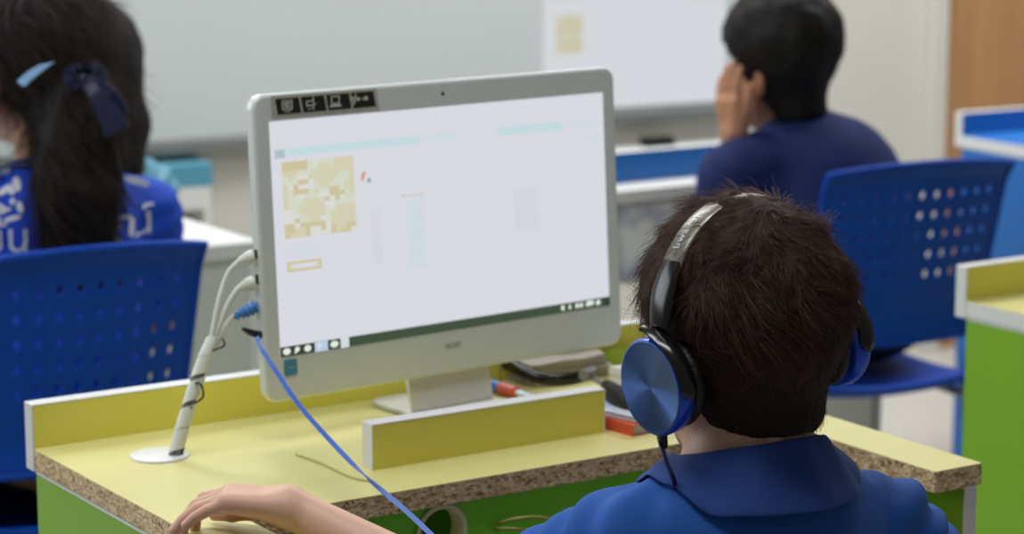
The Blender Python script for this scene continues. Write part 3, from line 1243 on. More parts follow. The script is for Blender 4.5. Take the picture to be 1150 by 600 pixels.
place_chair(92, 300, 3.12, 0, RL, 'blue perforated plastic chair under the girl with the ponytail')
place_chair(1040, 190, 3.93, 0, radians(25), 'blue perforated plastic chair of the pupil in navy beside the green desk')


# ============================================================ PEOPLE
def frame(yaw, pitch=0, roll=0):
    """columns = right, forward, up of a head or trunk turned yaw to its left, bent pitch forward, rolled to its left"""
    return Matrix.Rotation(yaw, 3, 'Z') @ Matrix.Rotation(-pitch, 3, 'X') @ Matrix.Rotation(-roll, 3, 'Y')


def npm(m):
    return np.array(m)


def local(f, o, R, s=1.0):
    o, R = V3(o), npm(R)
    return lambda P: f(((P - o) @ R) / s) * s


def head_field():
    parts = [
        ell((0, -.006, .046), (.073, .092, .086)),
        ell((0, .032, -.012), (.057, .056, .078)),
        ell((0, .058, -.072), (.026, .024, .020)),
        cone((-.052, .012, -.035), (-.022, .06, -.068), .016, .016),
        cone((.052, .012, -.035), (.022, .06, -.068), .016, .016),
        ell((-.034, .066, -.026), (.022, .016, .020)),
        ell((.034, .066, -.026), (.022, .016, .020)),
        cone((0, .090, .012), (0, .101, -.018), .006, .0085),
        ell((-.009, .094, -.021), (.007, .008, .006)),
        ell((.009, .094, -.021), (.007, .008, .006)),
    ]
    base = union(parts, .018)
    lips = union([ell((0, .088, -.042), (.020, .007, .0045)), ell((0, .087, -.050), (.017, .007, .0052))], .003)
    eyes = union([ell((-.030, .082, .008), (.014, .010, .009)), ell((.030, .082, .008), (.014, .010, .009))], .002)
    balls = union([ell((-.030, .074, .008), (.0125, .0115, .0105)), ell((.030, .074, .008), (.0125, .0115, .0105))], .002)
    ears = []
    for s in (-1, 1):
        ears.append(smax_f(ell((s * .076, -.006, -.002), (.010, .019, .030)), neg(ell((s * .086, -.002, .002), (.007, .011, .018))), .004))
    ear = union(ears, .002)

    def f(P):
        d = base(P)
        d = smax(d, -eyes(P), .008)
        d = smin(d, balls(P), .003)
        d = smin(d, lips(P), .004)
        return smin(d, ear(P), .006)
    return f


def neg(f):
    return lambda P: -f(P)


def smax_f(a, b, k):
    return lambda P: smax(a(P), b(P), k)


HEAD = head_field()


def shorthair(th_top=.016, amp=.004, line=None, low=-.060, ths=(.002, .007, .012), side=0.0):
    xs, ys = zip(*(line or [(-.1, low), (-.02, low + .002), (.008, -.022), (.03, .022), (.06, .058), (.1, .064)]))

    def f(P):
        d = HEAD_NOEAR(P)
        th = np.interp(P[:, 2], [-.06, -.02, .03, .12], [*ths, th_top])
        amp_ = amp * np.clip(th / .012, .1, 1)
        th = th + amp_ * vnoise(P * V3((1, 1, .6)), 55) + amp_ * .4 * vnoise(P, 150)
        ln = np.interp(P[:, 1], xs, ys) + side * np.maximum(np.abs(P[:, 0]) - .07, 0)
        return smax(d - th, (ln - P[:, 2] + .003 * vnoise(P, 60)) * .8, .010)
    return f


HEAD_NOEAR = union([ell((0, -.006, .046), (.073, .092, .086)), ell((0, .030, -.012), (.057, .056, .076)), cone((0, -.012, -.03), (0, -.02, -.10), .051, .053)], .02)


def hand_fields(wrist, F, N, S, s=1.0, curls=((.35, .5, .35),) * 4, thumb=(.55, .75, -.25), spread=.06, tcurl=.35):
    """palm, four fingers of unequal length and a thumb; F towards the fingers, N the back of the hand, S the thumb side"""
    wrist, F, N, S = [Vector(v) for v in (wrist, F, N, S)]
    F.normalize()
    N = (N - F * N.dot(F)).normalized()
    S = (S - F * S.dot(F) - N * S.dot(N)).normalized()
    L = lambda f, n, t: wrist + (F * f + N * n + S * t) * s
    fs = []
    for t in (-.023, -.008, .008, .022):
        fs.append(cone(L(.004, 0, t * .62), L(.062, .002, t), .0135 * s, .0105 * s))
    fs.append(cone(L(.01, -.005, .016), L(.04, -.006, .022), .013 * s, .012 * s))
    palm = union(fs, .012 * s)
    fing = []
    for i, (t, f0, ln) in enumerate(((.0235, .064, .062), (.0085, .067, .069), (-.0075, .064, .064), (-.0225, .058, .050))):
        p = L(f0, .001, t)
        a = 0
        d0 = (F + S * (t / .0235) * spread).normalized()
        r = .0082 if i < 3 else .0072
        for k, (q, c) in enumerate(zip((.46, .30, .24), curls[i])):
            a += c
            d = (d0 * cos(a) - N * sin(a)).normalized()
            p2 = p + d * ln * q * s
            fing.append(cone(p, p2, r * s * (1 - .09 * k), r * s * (1 - .09 * (k + 1))))
            p = p2
    tb = L(.016, -.006, .020)
    d = (F * thumb[0] + S * thumb[1] + N * thumb[2]).normalized()
    t1 = tb + d * .030 * s
    t2 = t1 + (d + F * tcurl).normalized() * .026 * s
    t3 = t2 + (d + F * (tcurl * 2)).normalized() * .020 * s
    th = union([cone(tb, t1, .0125 * s, .0098 * s), cone(t1, t2, .0098 * s, .0088 * s), cone(t2, t3, .0088 * s, .007 * s)], .004 * s)

    def f(P):
        dd = fing[0](P)
        for g in fing[1:]:
            dd = np.minimum(dd, g(P))
        # soften only finger against its own knuckles
        dd = smin(dd, palm(P), .006 * s)
        return smin(dd, th(P), .008 * s)
    return f


def bbox(points, pad):
    a = np.array([tuple(p) for p in points])
    return a.min(0) - pad, a.max(0) + pad


def flow_strands(name, mesh_obj, n, crown, o, R, length, r0, material, seed=1, lift=.5, gravity=.25, sel=None, K=7, stick=.12, sc=1.0, nape=.35):
    """short strands growing over a hair cap away from the crown"""
    rs = np.random.RandomState(seed)
    me = mesh_obj.data
    co = np.empty(len(me.vertices) * 3, dtype=np.float32)
    me.vertices.foreach_get('co', co)
    co = co.reshape(-1, 3).astype(float)
    nr = np.empty(len(me.vertices) * 3, dtype=np.float32)
    me.vertices.foreach_get('normal', nr)
    nr = nr.reshape(-1, 3).astype(float)
    W = np.array(world_matrix(mesh_obj))
    co = co @ W[:3, :3].T + W[:3, 3]
    nr = nr @ W[:3, :3].T
    Rm = npm(R)
    lc = ((co - V3(o)) @ Rm) / sc
    ln = nr @ Rm
    ok = np.ones(len(co), bool) if sel is None else sel(lc, ln)
    idx = np.flatnonzero(ok)
    idx = rs.choice(idx, n)
    p, nn = lc[idx] + rs.normal(0, .0012, (n, 3)), ln[idx]
    t = p - V3(crown)
    t[:, 2] -= gravity * .1
    # whorl and clumps
    sw = np.cross(nn, t) * .45
    t = t + sw
    t -= nn * (t * nn).sum(1)[:, None]
    t /= np.linalg.norm(t, axis=1)[:, None] + 1e-6
    cl = np.stack([vnoise(p + 3.1 * k, 38) for k in range(3)], 1)
    t = t + cl * 1.25 + rs.normal(0, .16, (n, 3))
    t -= nn * (t * nn).sum(1)[:, None]
    t /= np.linalg.norm(t, axis=1)[:, None] + 1e-6
    lo, hi = length
    Ls = rs.uniform(lo, hi, n) * np.interp(p[:, 2], [-.06, -.02, .05], [nape, .6 + .4 * (nape > .9), 1.0])
    li = lift * rs.uniform(.3, 1.2, n)
    wild = rs.rand(n) < stick
    li = np.where(wild, li * 1.9, li)
    pts = [p - nn * .003]
    cur = pts[0]
    for k in range(K - 1):
        f = k / (K - 2)
        a = li * (1 - f) - (.22 * f) * (~wild)
        d = t * np.cos(a)[:, None] + nn * np.sin(a)[:, None]
        cur = cur + d * (Ls / (K - 1))[:, None]
        pts.append(cur)
    path = np.stack(pts, 1) * sc
    path = path @ Rm.T + V3(o)
    return strands(name, path, r0, r0 * .35, material, mesh_obj)


def collar(name, o, R, mt, parent, r=(.058, .050), gap=24, stand=.030, fall=.036, flare=.020, sf=None):
    """folded polo collar round the neck; o centre, R frame"""
    R = npm(R)
    n = 60
    m = MB()
    prof = []
    th = [radians(gap + (360 - 2 * gap) * i / n) for i in range(n + 1)]
    rows = []
    for a in th:
        fr = cos(a)                      # 1 at the front
        h = stand * (1 - .45 * max(0, fr))
        dz = -.020 * (fr + 1) / 2         # the front sits lower
        drop = fall * (1 + .35 * max(0, fr) + .22 * max(0, -fr) ** 2)
        row = []
        for (k, z) in ((0.0, -.012), (.0, .35), (.01, .8), (.05, .98), (.13, 1.0), (.22, .93), (.5, .55), (.85, .12), (1.0, -.1)):
            if k < .02:
                rr, zz = 0 + .004 * z, z * h
            else:
                rr, zz = k * flare, h - (1 - z) * drop
            rr += .0016 * sin(a * 5 + z * 3) + .001 * sin(a * 11)
            x, y = (r[0] + rr) * sin(a), (r[1] + rr) * cos(a)
            row.append(V3((x, y, zz + dz)))
        rows.append(row)
    for row in rows:
        for q in row:
            m.v.append(tuple(V3(o) + R @ q))
    K = len(rows[0])
    if sf is not None:
        A = np.array(m.v)
        kk = np.arange(len(A)) % K
        cen = V3(o) - V3((0, 0, .05))
        for it_ in range(14):
            d = sf(A)
            need = np.where((kk >= 4) & (d < .004), np.minimum(.004 - d, .004), 0)
            out = A - cen
            out[:, 2] = 0
            out /= np.linalg.norm(out, axis=1)[:, None]
            out = out * .12 + V3((0, 0, 1))
            A = A + out * need[:, None] * .75
        m.v = [tuple(q) for q in A]
    for i in range(n):
        for j in range(K - 1):
            a = i * K + j
            m.f.append((a, a + 1, a + K + 1, a + K))
    inv = world_matrix(parent).inverted()
    m.v = [tuple(inv @ Vector(v)) for v in m.v]
    ob = m.build(name, mt, parent, sm=None)
    smooth(ob.data)
    s = ob.modifiers.new('thick', 'SOLIDIFY')
    s.thickness, s.offset = .0022, 0
    s = ob.modifiers.new('soft', 'SUBSURF')
    s.levels = s.render_levels = 2
    return ob


def press_text(name, body, size, origin, xdir, updir, target, mt, lift=.0012):
    """lettering laid on a garment: every vertex is dropped on the cloth along the outward normal"""
    me = text_mesh(body, size)
    bm = bmesh.new()
    bm.from_mesh(me)
    bmesh.ops.triangulate(bm, faces=bm.faces)
    bmesh.ops.subdivide_edges(bm, edges=[e for e in bm.edges if e.calc_length() > size * .12], cuts=2)
    bm.to_mesh(me)
    bm.free()
    return press_mesh(name, me, origin, xdir, updir, target, mt, lift)


def press_mesh(name, me, origin, xdir, updir, target, mt, lift=.0012):
    x, u = Vector(xdir).normalized(), Vector(updir).normalized()
    nrm = x.cross(u).normalized()
    W = world_matrix(target)
    inv = W.inverted()
    tm = target.data
    tree = BVHTree.FromPolygons([W @ v.co for v in tm.vertices], [tuple(p.vertices) for p in tm.polygons])
    o = Vector(origin)
    for v in me.vertices:
        w = o + x * v.co.x + u * v.co.y
        hit = tree.ray_cast(w + nrm * .25, -nrm)
        q = hit[0] + nrm * lift if hit[0] is not None else w
        v.co = inv @ q
    return link(name, me, mt, target)


def blob_mesh(polys):
    me = bpy.data.meshes.new('print')
    v, f = [], []
    for cx, cy, rx, ry, rot in polys:
        n = len(v)
        K = 12
        for i in range(K):
            a = 2 * pi * i / K
            x, y = rx * cos(a), ry * sin(a)
            v.append((cx + x * cos(rot) - y * sin(rot), cy + x * sin(rot) + y * cos(rot), 0))
        f.append(tuple(range(n, n + K)))
    me.from_pydata(v, [], f)
    return me


def person(label, origin, yaw, group=None):
    return thing('person', tuple(origin), yaw, label, 'person', group)


def legs_fields(hipL, hipR, kneeL, kneeR, ankL, ankR, k=1.0, pad=0.0):
    return [cone(hipL, kneeL, .062 * k + pad, .046 * k + pad), cone(hipR, kneeR, .062 * k + pad, .046 * k + pad),
            cone(kneeL, ankL, .044 * k + pad, .030 * k + pad), cone(kneeR, ankR, .044 * k + pad, .030 * k + pad)]


def seated(label, HD, head_yaw, head_pitch, head_roll, NB, yaw, shL, shR, elL, elR, wrL, wrR, hands, skin, shirt_m, seat_z, voxel=.007, ss=1.0,
           sleeve=.62, wr_amp=.004, sleeve_r=.046, hand_h=.0022, hs=.82, chest=(.135, .088, .19), legs_dir=None, shoulders_k=.05, nbd=.018, pel=None, skirt=False, slr=None, thigh=.33):
    """one continuous body, shirt, trousers and shoes; every joint in world space"""
    Rh = frame(head_yaw, head_pitch, head_roll)
    Rt = frame(yaw)
    fw, rt = Vector(Rt.col[1]), Vector(Rt.col[0])
    NB = Vector(NB)
    pel = Vector((NB.x, NB.y, seat_z + .075)) - fw * .02 if pel is None else Vector((pel[0], pel[1], seat_z + .075))
    root = person(label, (pel.x, pel.y, 0), yaw)
    hL, hR = pel - rt * .065, pel + rt * .065
    kL, kR = hL + fw * thigh - rt * .05 + Vector((0, 0, -.02)), hR + fw * thigh + rt * .03 + Vector((0, 0, -.02))
    aL, aR = Vector((kL.x, kL.y, .075)) - fw * .03, Vector((kR.x, kR.y, .075)) - fw * .03
    headf = local(HEAD, HD, Rh, ss)
    nk = Vector(HD) + Vector(Rh @ Vector((0, -.018, -.035))) * ss
    mid = NB.lerp(pel, .5)
    core = union([cone(nk, NB, .046 * ss, .050 * ss), cone(NB, mid, .05, .075), cone(mid, pel, .075, .08), cone(NB, shL, .034, .030), cone(NB, shR, .034, .030),
                  cone(shL, elL, .033, .027), cone(shR, elR, .033, .027), cone(elL, Vector(elL).lerp(Vector(wrL), .5), .0265, .0235), cone(elR, Vector(elR).lerp(Vector(wrR), .5), .0265, .0235)]
                 + legs_fields(hL, hR, kL, kR, aL, aR, .85), .02)

    def bodyf(P):
        return smin(headf(P), core(P), .018)
    lo, hi = bbox([Vector(HD) + Vector((0, 0, .16)), NB, pel, shL, shR, elL, elR, kL, kR, aL, aR, Vector(HD) + fw * .13, Vector(HD) - fw * .12], .09)
    extra = []
    for w, el, (F, N, S, kw) in ((wrL, elL, hands[0]), (wrR, elR, hands[1])):
        hf = hand_fields(w, F, N, S, hs, **kw)
        back = Vector(el) - Vector(w)
        fl = back.length * .66
        back.normalize()
        fore = cone(Vector(w) + back * fl, w, .0262, .0180)
        hx = (lambda a, b: (lambda P: smin(a(P), b(P), .014)))(hf, fore)
        f_ = Vector(F).normalized()
        b0, b1 = bbox([w, Vector(w) + f_ * .155 * hs, Vector(w) + f_ * .06, Vector(w) + back * fl], .058)
        extra.append((hx, b0, b1, hand_h))
    body = sdf_obj('body', bodyf, lo, hi, voxel, skin, root, extra)
    # shirt
    dn = (pel - NB).normalized()
    ch = local(ell((0, 0, 0), chest), NB + dn * chest[2] * .86, Rt)
    be = local(ell((0, 0, 0), (chest[0] * .92, chest[1] * 1.12, .15)), pel - dn * .11, Rt)
    k = sleeve
    sL, sR = Vector(shL).lerp(Vector(elL), k), Vector(shR).lerp(Vector(elR), slr or k)
    torso = union([ch, be, cone(NB - Vector((0, 0, nbd)), Vector(shL), shoulders_k, sleeve_r), cone(NB - Vector((0, 0, nbd)), Vector(shR), shoulders_k, sleeve_r)], .035)

    def cut_cone(a, b, ra, rb):
        a_, b_ = V3(a), V3(b)
        d = (b_ - a_) / np.linalg.norm(b_ - a_)
        c = cone(a, b, ra, rb)
        return lambda P: smax(c(P), (P - b_) @ d - .006, .004)
    arL, arR = cut_cone(shL, sL, sleeve_r, sleeve_r + .002), cut_cone(shR, sR, sleeve_r, sleeve_r + .002)

    def shirtf(P):
        d = smin(torso(P), smin(arL(P), arR(P), .01), .022)
        w = np.zeros(len(P))
        for a, b in ((shL, sL), (shR, sR)):
            a_, b_ = V3(a), V3(b)
            ax = (b_ - a_) / np.linalg.norm(b_ - a_)
            u = (P - a_) @ ax
            rad = np.linalg.norm(P - a_ - u[:, None] * ax, axis=1)
            near = np.exp(-np.maximum(rad - sleeve_r, 0) / .03) * np.clip((u + .07) / .07, 0, 1)
            ang = vnoise(P, 9) * 1.6
            w += near * np.sin(u * 165 + ang * 3.0 + 6 * vnoise(P, 5)) * (.6 + .4 * vnoise(P, 14))
        return d + wr_amp * 1.9 * w + wr_amp * .8 * vnoise(P * V3((1, 1, .55)), 17) + wr_amp * .25 * vnoise(P, 45)
    slo, shi = bbox([NB + Vector((0, 0, .03)), pel - Vector((0, 0, .02)), shL, shR, sL, sR], .075)
    slo[2] = max(slo[2], seat_z - .0)
    hemz = seat_z + .035
    shirtc = lambda P: smax(shirtf(P), hemz - P[:, 2], .004)
    shirt = sdf_obj('shirt', shirtc, slo, shi, voxel * .9, shirt_m, root)
    tr = union(legs_fields(hL, hR, kL, kR, aL, aR, 1.0, .012) + [ell(tuple(pel - Vector((0, 0, .0))), (.11, .11, .085))], .02)
    if skirt:
        sk = union([local(ell((0, -.055, 0), (.185, .175, .062)), pel - Vector((0, 0, .062)), Rt), local(ell((0, 0, 0), (.19, .16, .075)), pel + fw * .17 - Vector((0, 0, .05)), Rt)], .04)
        tr0 = tr
        tr = lambda P: smin(tr0(P), sk(P) + .004 * vnoise(P, 28), .02)
    trc = lambda P: smax(tr(P) + .003 * vnoise(P, 20), .09 - P[:, 2], .003)
    tlo, thi = bbox([pel, kL, kR, aL, aR], .13)
    sdf_obj('skirt' if skirt else 'trousers', trc, tlo, thi, max(voxel, .008), M['trouser'], root)
    for a in (aL, aR):
        toe = a + fw * .10
        sf = union([cone((a.x, a.y, .04), (toe.x, toe.y, .028), .036, .027), cone((a.x, a.y, .06), (a.x, a.y, .085), .034, .034)], .015)
        shf = lambda P, sf=sf: smax(sf(P), .004 - P[:, 2], .003)
        l2, h2 = bbox([(a.x, a.y, .04), (toe.x, toe.y, .03)], .065)
        sdf_obj('shoe', shf, l2, h2, .008, M['shoe'], root)
    return dict(sf=shirtf, root=root, body=body, shirt=shirt, Rh=Rh, Rt=Rt, pel=pel)


# ------------------------------------------------------------ the boy at the desk
BYAW = radians(33)
HB = at(839, 404, 2.0)
NBb = at(842, 515, 1.985)
wrB = onz(324, 569, .750)
elB = at(548, 690, 2.06)
shBL, shBR = at(700, 622, 1.93), at(990, 597, 2.07)
boy = seated('boy in royal blue polo shirt seen from behind, wearing headphones at the front desk', HB, radians(34), radians(4), radians(5), NBb, BYAW,
             shBL, shBR, elB, at(1075, 690, 2.16), wrB, at(980, 720, 2.34),
             [((-1, .04, .10), (0, .05, 1), (.1, 1, 0), dict(curls=((.30, .85, .45), (.42, .60, .4), (.40, .35, .2), (.36, .25, .2)), thumb=(.75, .45, -.35), spread=.10)),
              ((-.5, .8, -.1), (0, 0, 1), (-.8, -.5, 0), dict())],
             M['skin'], M['polo'], .36, voxel=.0035, ss=.94, sleeve=.86, wr_amp=.0034, sleeve_r=.047, hand_h=.0012, hs=.88, chest=(.140, .092, .20), shoulders_k=.036, nbd=.036, thigh=.27)
hf = local(shorthair(.0165, .0055, ths=(.0045, .006, .0100), side=.3, low=-.060, line=[(-.1, -.061), (-.015, -.059), (.012, -.045), (.03, -.01), (.045, .04), (.07, .058), (.1, .064)]), HB, boy['Rh'], .94)
lo, hi = bbox([HB + Vector((0, 0, .05))], .16)
hair = sdf_obj('hair', hf, lo, hi, .0028, M['hair'], boy['root'])
flow_strands('strands', hair, 15000, (.012, -.055, .135), HB, boy['Rh'], (.016, .034), 
             .00018, M['strand'], seed=2, lift=.42, stick=.10, sc=.94,
             sel=lambda p, n: (p[:, 2] > -.058) & (n[:, 2] > -.75))
collar('collar', NBb + Vector((0, 0, -.012)), frame(radians(30), radians(8), radians(0)), M['collar'], boy['root'], r=(.060, .056), stand=.032, fall=.042, flare=.034, sf=boy['sf'])

# ------------------------------------------------------------ headphones
hp = bpy.data.objects.new('headphones', None)
COL.objects.link(hp)
hp.matrix_basis = Matrix.Translation(HB) @ boy['Rh'].to_4x4()
tag(hp, 'blue and black headphones worn by the boy, plugged in by a flat blue cable', 'headphones')


def cup(s):
    cz = -.002
    h = MB().lathe([(s * .086, .0370), (s * .0885, .0400), (s * .1, .0410), (s * .1025, .0396), (s * .1028, .001)], 56, 'x', (0, 0, cz)).build('ear_cup', M['hp_blue'], hp, sm=50)
    MB().lathe([(s * .1027, .0001), (s * .1031, .0030), (s * .1033, .0368), (s * .1037, .0381), (s * .1030, .0392), (s * .102, .0394)], 56, 'x', (0, 0, cz)).build('cup_disc', M['disc'], h, sm=50)
    pf = []
    for i in range(13):
        a = pi * i / 12
        pf.append((s * (.0790 - .007 * cos(a)), .030 + .0080 * sin(a)))
    c = MB().lathe([(s * .074, .012)] + pf + [(s * .089, .030)], 56, 'x', (0, 0, cz)).build('ear_cushion', M['leather'], hp, sm=70)
    # yoke arm: leaves the slider and hugs the rear of the cup's rim
    m = MB()
    n_ = 26
    for i in range(n_ + 1):
        f = i / n_
        ph = radians(-6 + 104 * f)
        rad = .0435 + .010 * max(0, .25 - f) * 2
        hw = .0092 - .0012 * f
        if f > .88:
            hw *= sqrt(max(.02, 1 - ((f - .88) / .12) ** 2))
        cxx = .0955 + .0015 * sin(pi * f)
        for dx, dr in ((-1, 0), (-.8, .0022), (0, .0030), (.8, .0022), (1, 0), (.8, -.0014), (-.8, -.0014)):
            r_ = rad + dr
            m.v.append((s * (cxx + dx * hw), -r_ * sin(ph), cz + r_ * cos(ph)))
    for i in range(n_):
        for j in range(7):
            a, b = i * 7 + j, i * 7 + (j + 1) % 7
            m.f.append((a, b, b + 7, a + 7))
    m.f += [tuple(range(7))[::-1], tuple(n_ * 7 + j for j in range(7))]
    m.build('yoke_arm', M['black_gl'], hp, sm=60)
    return h


cup(-1)
cup(1)
# band: an arc in the plane of the ears
def arc_pts(a0, a1, n, rx=.0930, rz=.1145, zc=.024, y=-.006, back=.0):
    return [(rx * sin(radians(a0 + (a1 - a0) * i / n)), y - back, zc + rz * cos(radians(a0 + (a1 - a0) * i / n))) for i in range(n + 1)]


MB().tube(arc_pts(-54, 54, 40), .0125, 20, .2, (0, 1, 0)).build('headband', M['hp_silver'], hp, sm=60)
for s in (-1, 1):
    MB().tube([(x * s, y, z) for x, y, z in arc_pts(50, 78, 16)], [.0118 + .003 * sin(pi * i / 16) for i in range(17)], 20, .28, (0, 1, 0)).build('slider', M['black_gl'], hp, sm=60)
# lettering on the band's left side, reading up the arc
def band_text(body, size, a0):
    me = text_mesh(body, size, font_space=1.15)
    for v in me.vertices:
        arc = radians(a0) + v.co.x / .112
        rad = 1.0
        x, z = .0930 * sin(arc), .024 + .1145 * cos(arc)
        n = Vector((sin(arc) / .0930, 0, cos(arc) / .1145)).normalized()
        q = Vector((x, -.006 + v.co.y, z)) + n * .0030
        v.co = q
    return me


link('lettering', band_text('bwaeo|u', .0115, -33), M['print'], hp)
# flat cable: from the left cup down the boy's front, over the desk edge and up to the computer
BW = HB + boy['Rh'] @ Vector((-.097, -.002, -.043))
jack = M2W(-.0185, .006, .026)
A_ = [BW, at(740, 490, 1.955), at(748, 518, 1.92), at(758, 547, 1.92), at(752, 590, 1.985), at(700, 650, 2.04), at(600, 672, 2.05), at(530, 640, 2.06),
      at(487, 603, 2.10)]
B_ = [at(487, 603, 2.10), at(455, 573, 2.15), at(430, 552, 2.19), at(405, 530, 2.23), at(370, 494, 2.29), at(335, 454, 2.35), at(312, 420, 2.40), at(295, 394, 2.43), at(289, 380, 2.445), jack + Vector((-.004, -.004, -.002))]
iv = hp.matrix_basis.inverted()
inv = lambda pts: [iv @ Vector(p) for p in pts]
MB().tube(inv([BW + Vector((0, 0, .004)), BW + Vector((.001, 0, -.008)), BW.lerp(A_[1], .8)]), [.0042, .0040, .0026], 12).build('strain_relief', M['black'], hp, sm=60)


def ribbon(name, pts, w, th, mt, par, turn=0.0, face=(0, -1, .3)):
    """flat cable: rectangular section that slowly turns about its run"""
    pts = [Vector(p) for p in pts]
    m = MB()
    for i, p in enumerate(pts):
        t = (pts[min(i + 1, len(pts) - 1)] - pts[max(i - 1, 0)]).normalized()
        n = Vector(face)
        n = (n - t * n.dot(t)).normalized()
        u = t.cross(n)
        a = turn(i / (len(pts) - 1)) if callable(turn) else turn
        u2, n2 = u * cos(a) + n * sin(a), n * cos(a) - u * sin(a)
        for su, sn in ((-1, -1), (1, -1), (1, 1), (-1, 1)):
            m.v.append(tuple(p + u2 * w / 2 * su + n2 * th / 2 * sn))
    for i in range(len(pts) - 1):
        for j in range(4):
            a, b = i * 4 + j, i * 4 + (j + 1) % 4
            m.f.append((a, b, b + 4, a + 4))
    m.f += [(3, 2, 1, 0), tuple(len(m.v) - 4 + j for j in range(4))]
    m.v = [tuple(iv @ Vector(v)) for v in m.v]
    return m.build(name, mt, par, sm=40)


spA, spB = spline(A_, 12), spline(B_, 14)
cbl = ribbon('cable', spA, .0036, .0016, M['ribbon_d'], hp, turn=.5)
ribbon('cable', spB, .0046, .0013, M['ribbon_b'], hp, turn=lambda f: (.15 + 2.9 / (1 + math.exp(-(f - .32) * 26))))
jk = jack + Vector((-.012, -.004, .002))
MB().tube(inv([M2W(-.0185, .008, .026), M2W(-.024, .006, .027), M2W(-.034, .004, .031), M2W(-.044, 0, .036)]), [.0042, .0042, .0036, .0018], 12).build('jack_plug', M['black'], hp, sm=50)

# ------------------------------------------------------------ the girl with the ponytail
HG = at(42, 88, 3.36)
NBg = at(60, 200, 3.36)
GY = radians(31)
girl = seated('girl with long black ponytail and navy hair bow in bright blue printed shirt', HG, radians(44), radians(2), 0, NBg, GY,
              at(-30, 245, 3.26), at(163, 240, 3.42), at(-70, 360, 3.4), at(185, 352, 3.5), at(-90, 340, 3.62), at(120, 345, 3.66),
              [((-.3, 1, 0), (0, 0, 1), (1, .3, 0), dict()), ((-.5, .9, 0), (0, 0, 1), (-.9, -.5, 0), dict())],
              M['skin_dk'], M['shirt_br'], .445, voxel=.008, sleeve=.75, wr_amp=.003, sleeve_r=.046, hand_h=.003, chest=(.128, .085, .19), pel=at(75, 480, 3.27), skirt=True)


def grooves(P, o, R, amp, fr):
    Q = (P - V3(o)) @ npm(R)
    return amp * vnoise(Q * V3((1, 1, .10)), fr)


def girlhair(o, R, s, tail, line, th=.012, low=-.045):
    cap = shorthair(.016, .002, line=line, low=low)

    def f(P):
        Q = ((P - V3(o)) @ npm(R)) / s
        d = cap(Q) * s
        for g, k in tail:
            d = smin(d, g(P), k)
        return d + .0022 * vnoise(Q * V3((1, 1, .22)), 75)
    return f


HL = [(-.1, -.050), (-.03, -.045), (.0, -.01), (.02, .012), (.045, .05), (.1, .066)]
tb = at(100, 96, 3.27)
tail = [(cone(at(66, 120, 3.32), at(80, 200, 3.262), .046, .044), .03), (cone(at(88, 88, 3.31), at(100, 110, 3.265), .030, .036), .03), (cone(at(100, 110, 3.265), at(90, 200, 3.262), .036, .053), .02),
        (cone(at(90, 200, 3.262), at(86, 300, 3.262), .053, .050), .02), (cone(at(86, 300, 3.262), at(80, 352, 3.262), .050, .028), .02)]
flatn = Vector(frame(GY).col[1])


def squash(f, o, n, k):
    o, n = V3(o), V3(n)
    return lambda P: f(P + ((P - o) @ n)[:, None] * n * (1 / k - 1)) * .8


tail = [(squash(g, at(90, 200, 3.262), flatn, .52 if i > 1 else .8), k) for i, (g, k) in enumerate(tail)]
gh = sdf_obj('hair', girlhair(HG, girl['Rh'], 1.0, tail, HL), *bbox([HG + Vector((0, 0, .04)), at(90, 352, 3.26)], .15), .0045, M['hair_bk'], girl['root'])
M['strand_g'] = mat('black brown strands', (40, 26, 18), .5, var=.4, scale=60, spec=.25)
flow_strands('strands', gh, 7000, (0, .02, .16), HG, girl['Rh'], (.06, .11), .00035, M['strand_g'], seed=5, lift=.10, gravity=1.2, stick=.02, K=8, nape=1.0)
collar('collar', NBg + Vector((0, 0, -.008)), frame(GY, radians(8), 0), M['shirt_navy'], girl['root'], r=(.058, .054), stand=.030, fall=.034, flare=.02, sf=girl['sf'])


def bow_piece(pts, w, th, mt, name, par, facing=(0, -1, 0)):
    inv2 = world_matrix(par).inverted()
    pts = spline(pts, 8)
    m = MB()
    for i, p in enumerate(pts):
        t = (pts[min(i + 1, len(pts) - 1)] - pts[max(i - 1, 0)]).normalized()
        n = Vector(facing)
        n = (n - t * n.dot(t)).normalized()
        u = t.cross(n)
        ww = w[0] + (w[1] - w[0]) * i / (len(pts) - 1)
        for su, sn in ((-1, -1), (1, -1), (1, 1), (-1, 1)):
            m.v.append(tuple(inv2 @ (p + u * ww / 2 * su + n * th / 2 * sn + n * .003 * sin(su * 2 + i * .5))))
    for i in range(len(pts) - 1):
        for j in range(4):
            a, b = i * 4 + j, i * 4 + (j + 1) % 4
            m.f.append((a, b, b + 4, a + 4))
    m.f += [(3, 2, 1, 0), tuple(len(m.v) - 4 + j for j in range(4))]
    return m.build(name, mt, par, sm=60)


bow = thing('hair_bow', tuple(at(94, 90, 3.225)), GY, 'navy satin bow tied on the ponytail', 'hair bow')
bow_piece([at(92, 84, 3.235), at(84, 78, 3.215), at(76, 84, 3.215), at(80, 94, 3.22), at(93, 92, 3.225)], (.012, .014), .002, M['navy'], 'loop', bow)
bow_piece([at(94, 86, 3.235), at(104, 76, 3.215), at(112, 82, 3.215), at(108, 94, 3.22), at(95, 92, 3.225)], (.012, .014), .002, M['navy'], 'loop', bow)
bow_piece([at(94, 88, 3.222), at(106, 104, 3.205), at(118, 122, 3.20), at(132, 148, 3.20)], (.014, .036), .002, M['navy'], 'ribbon_tail', bow)
bow_piece([at(96, 86, 3.224), at(112, 98, 3.21), at(126, 108, 3.21), at(137, 130, 3.21)], (.012, .024), .002, M['navy'], 'ribbon_tail', bow)
MB().tube([Vector((-.008, 0, 0)), Vector((.008, 0, 0))], .009, 12).build('knot', M['navy'], bow, sm=60, bevel=.003)
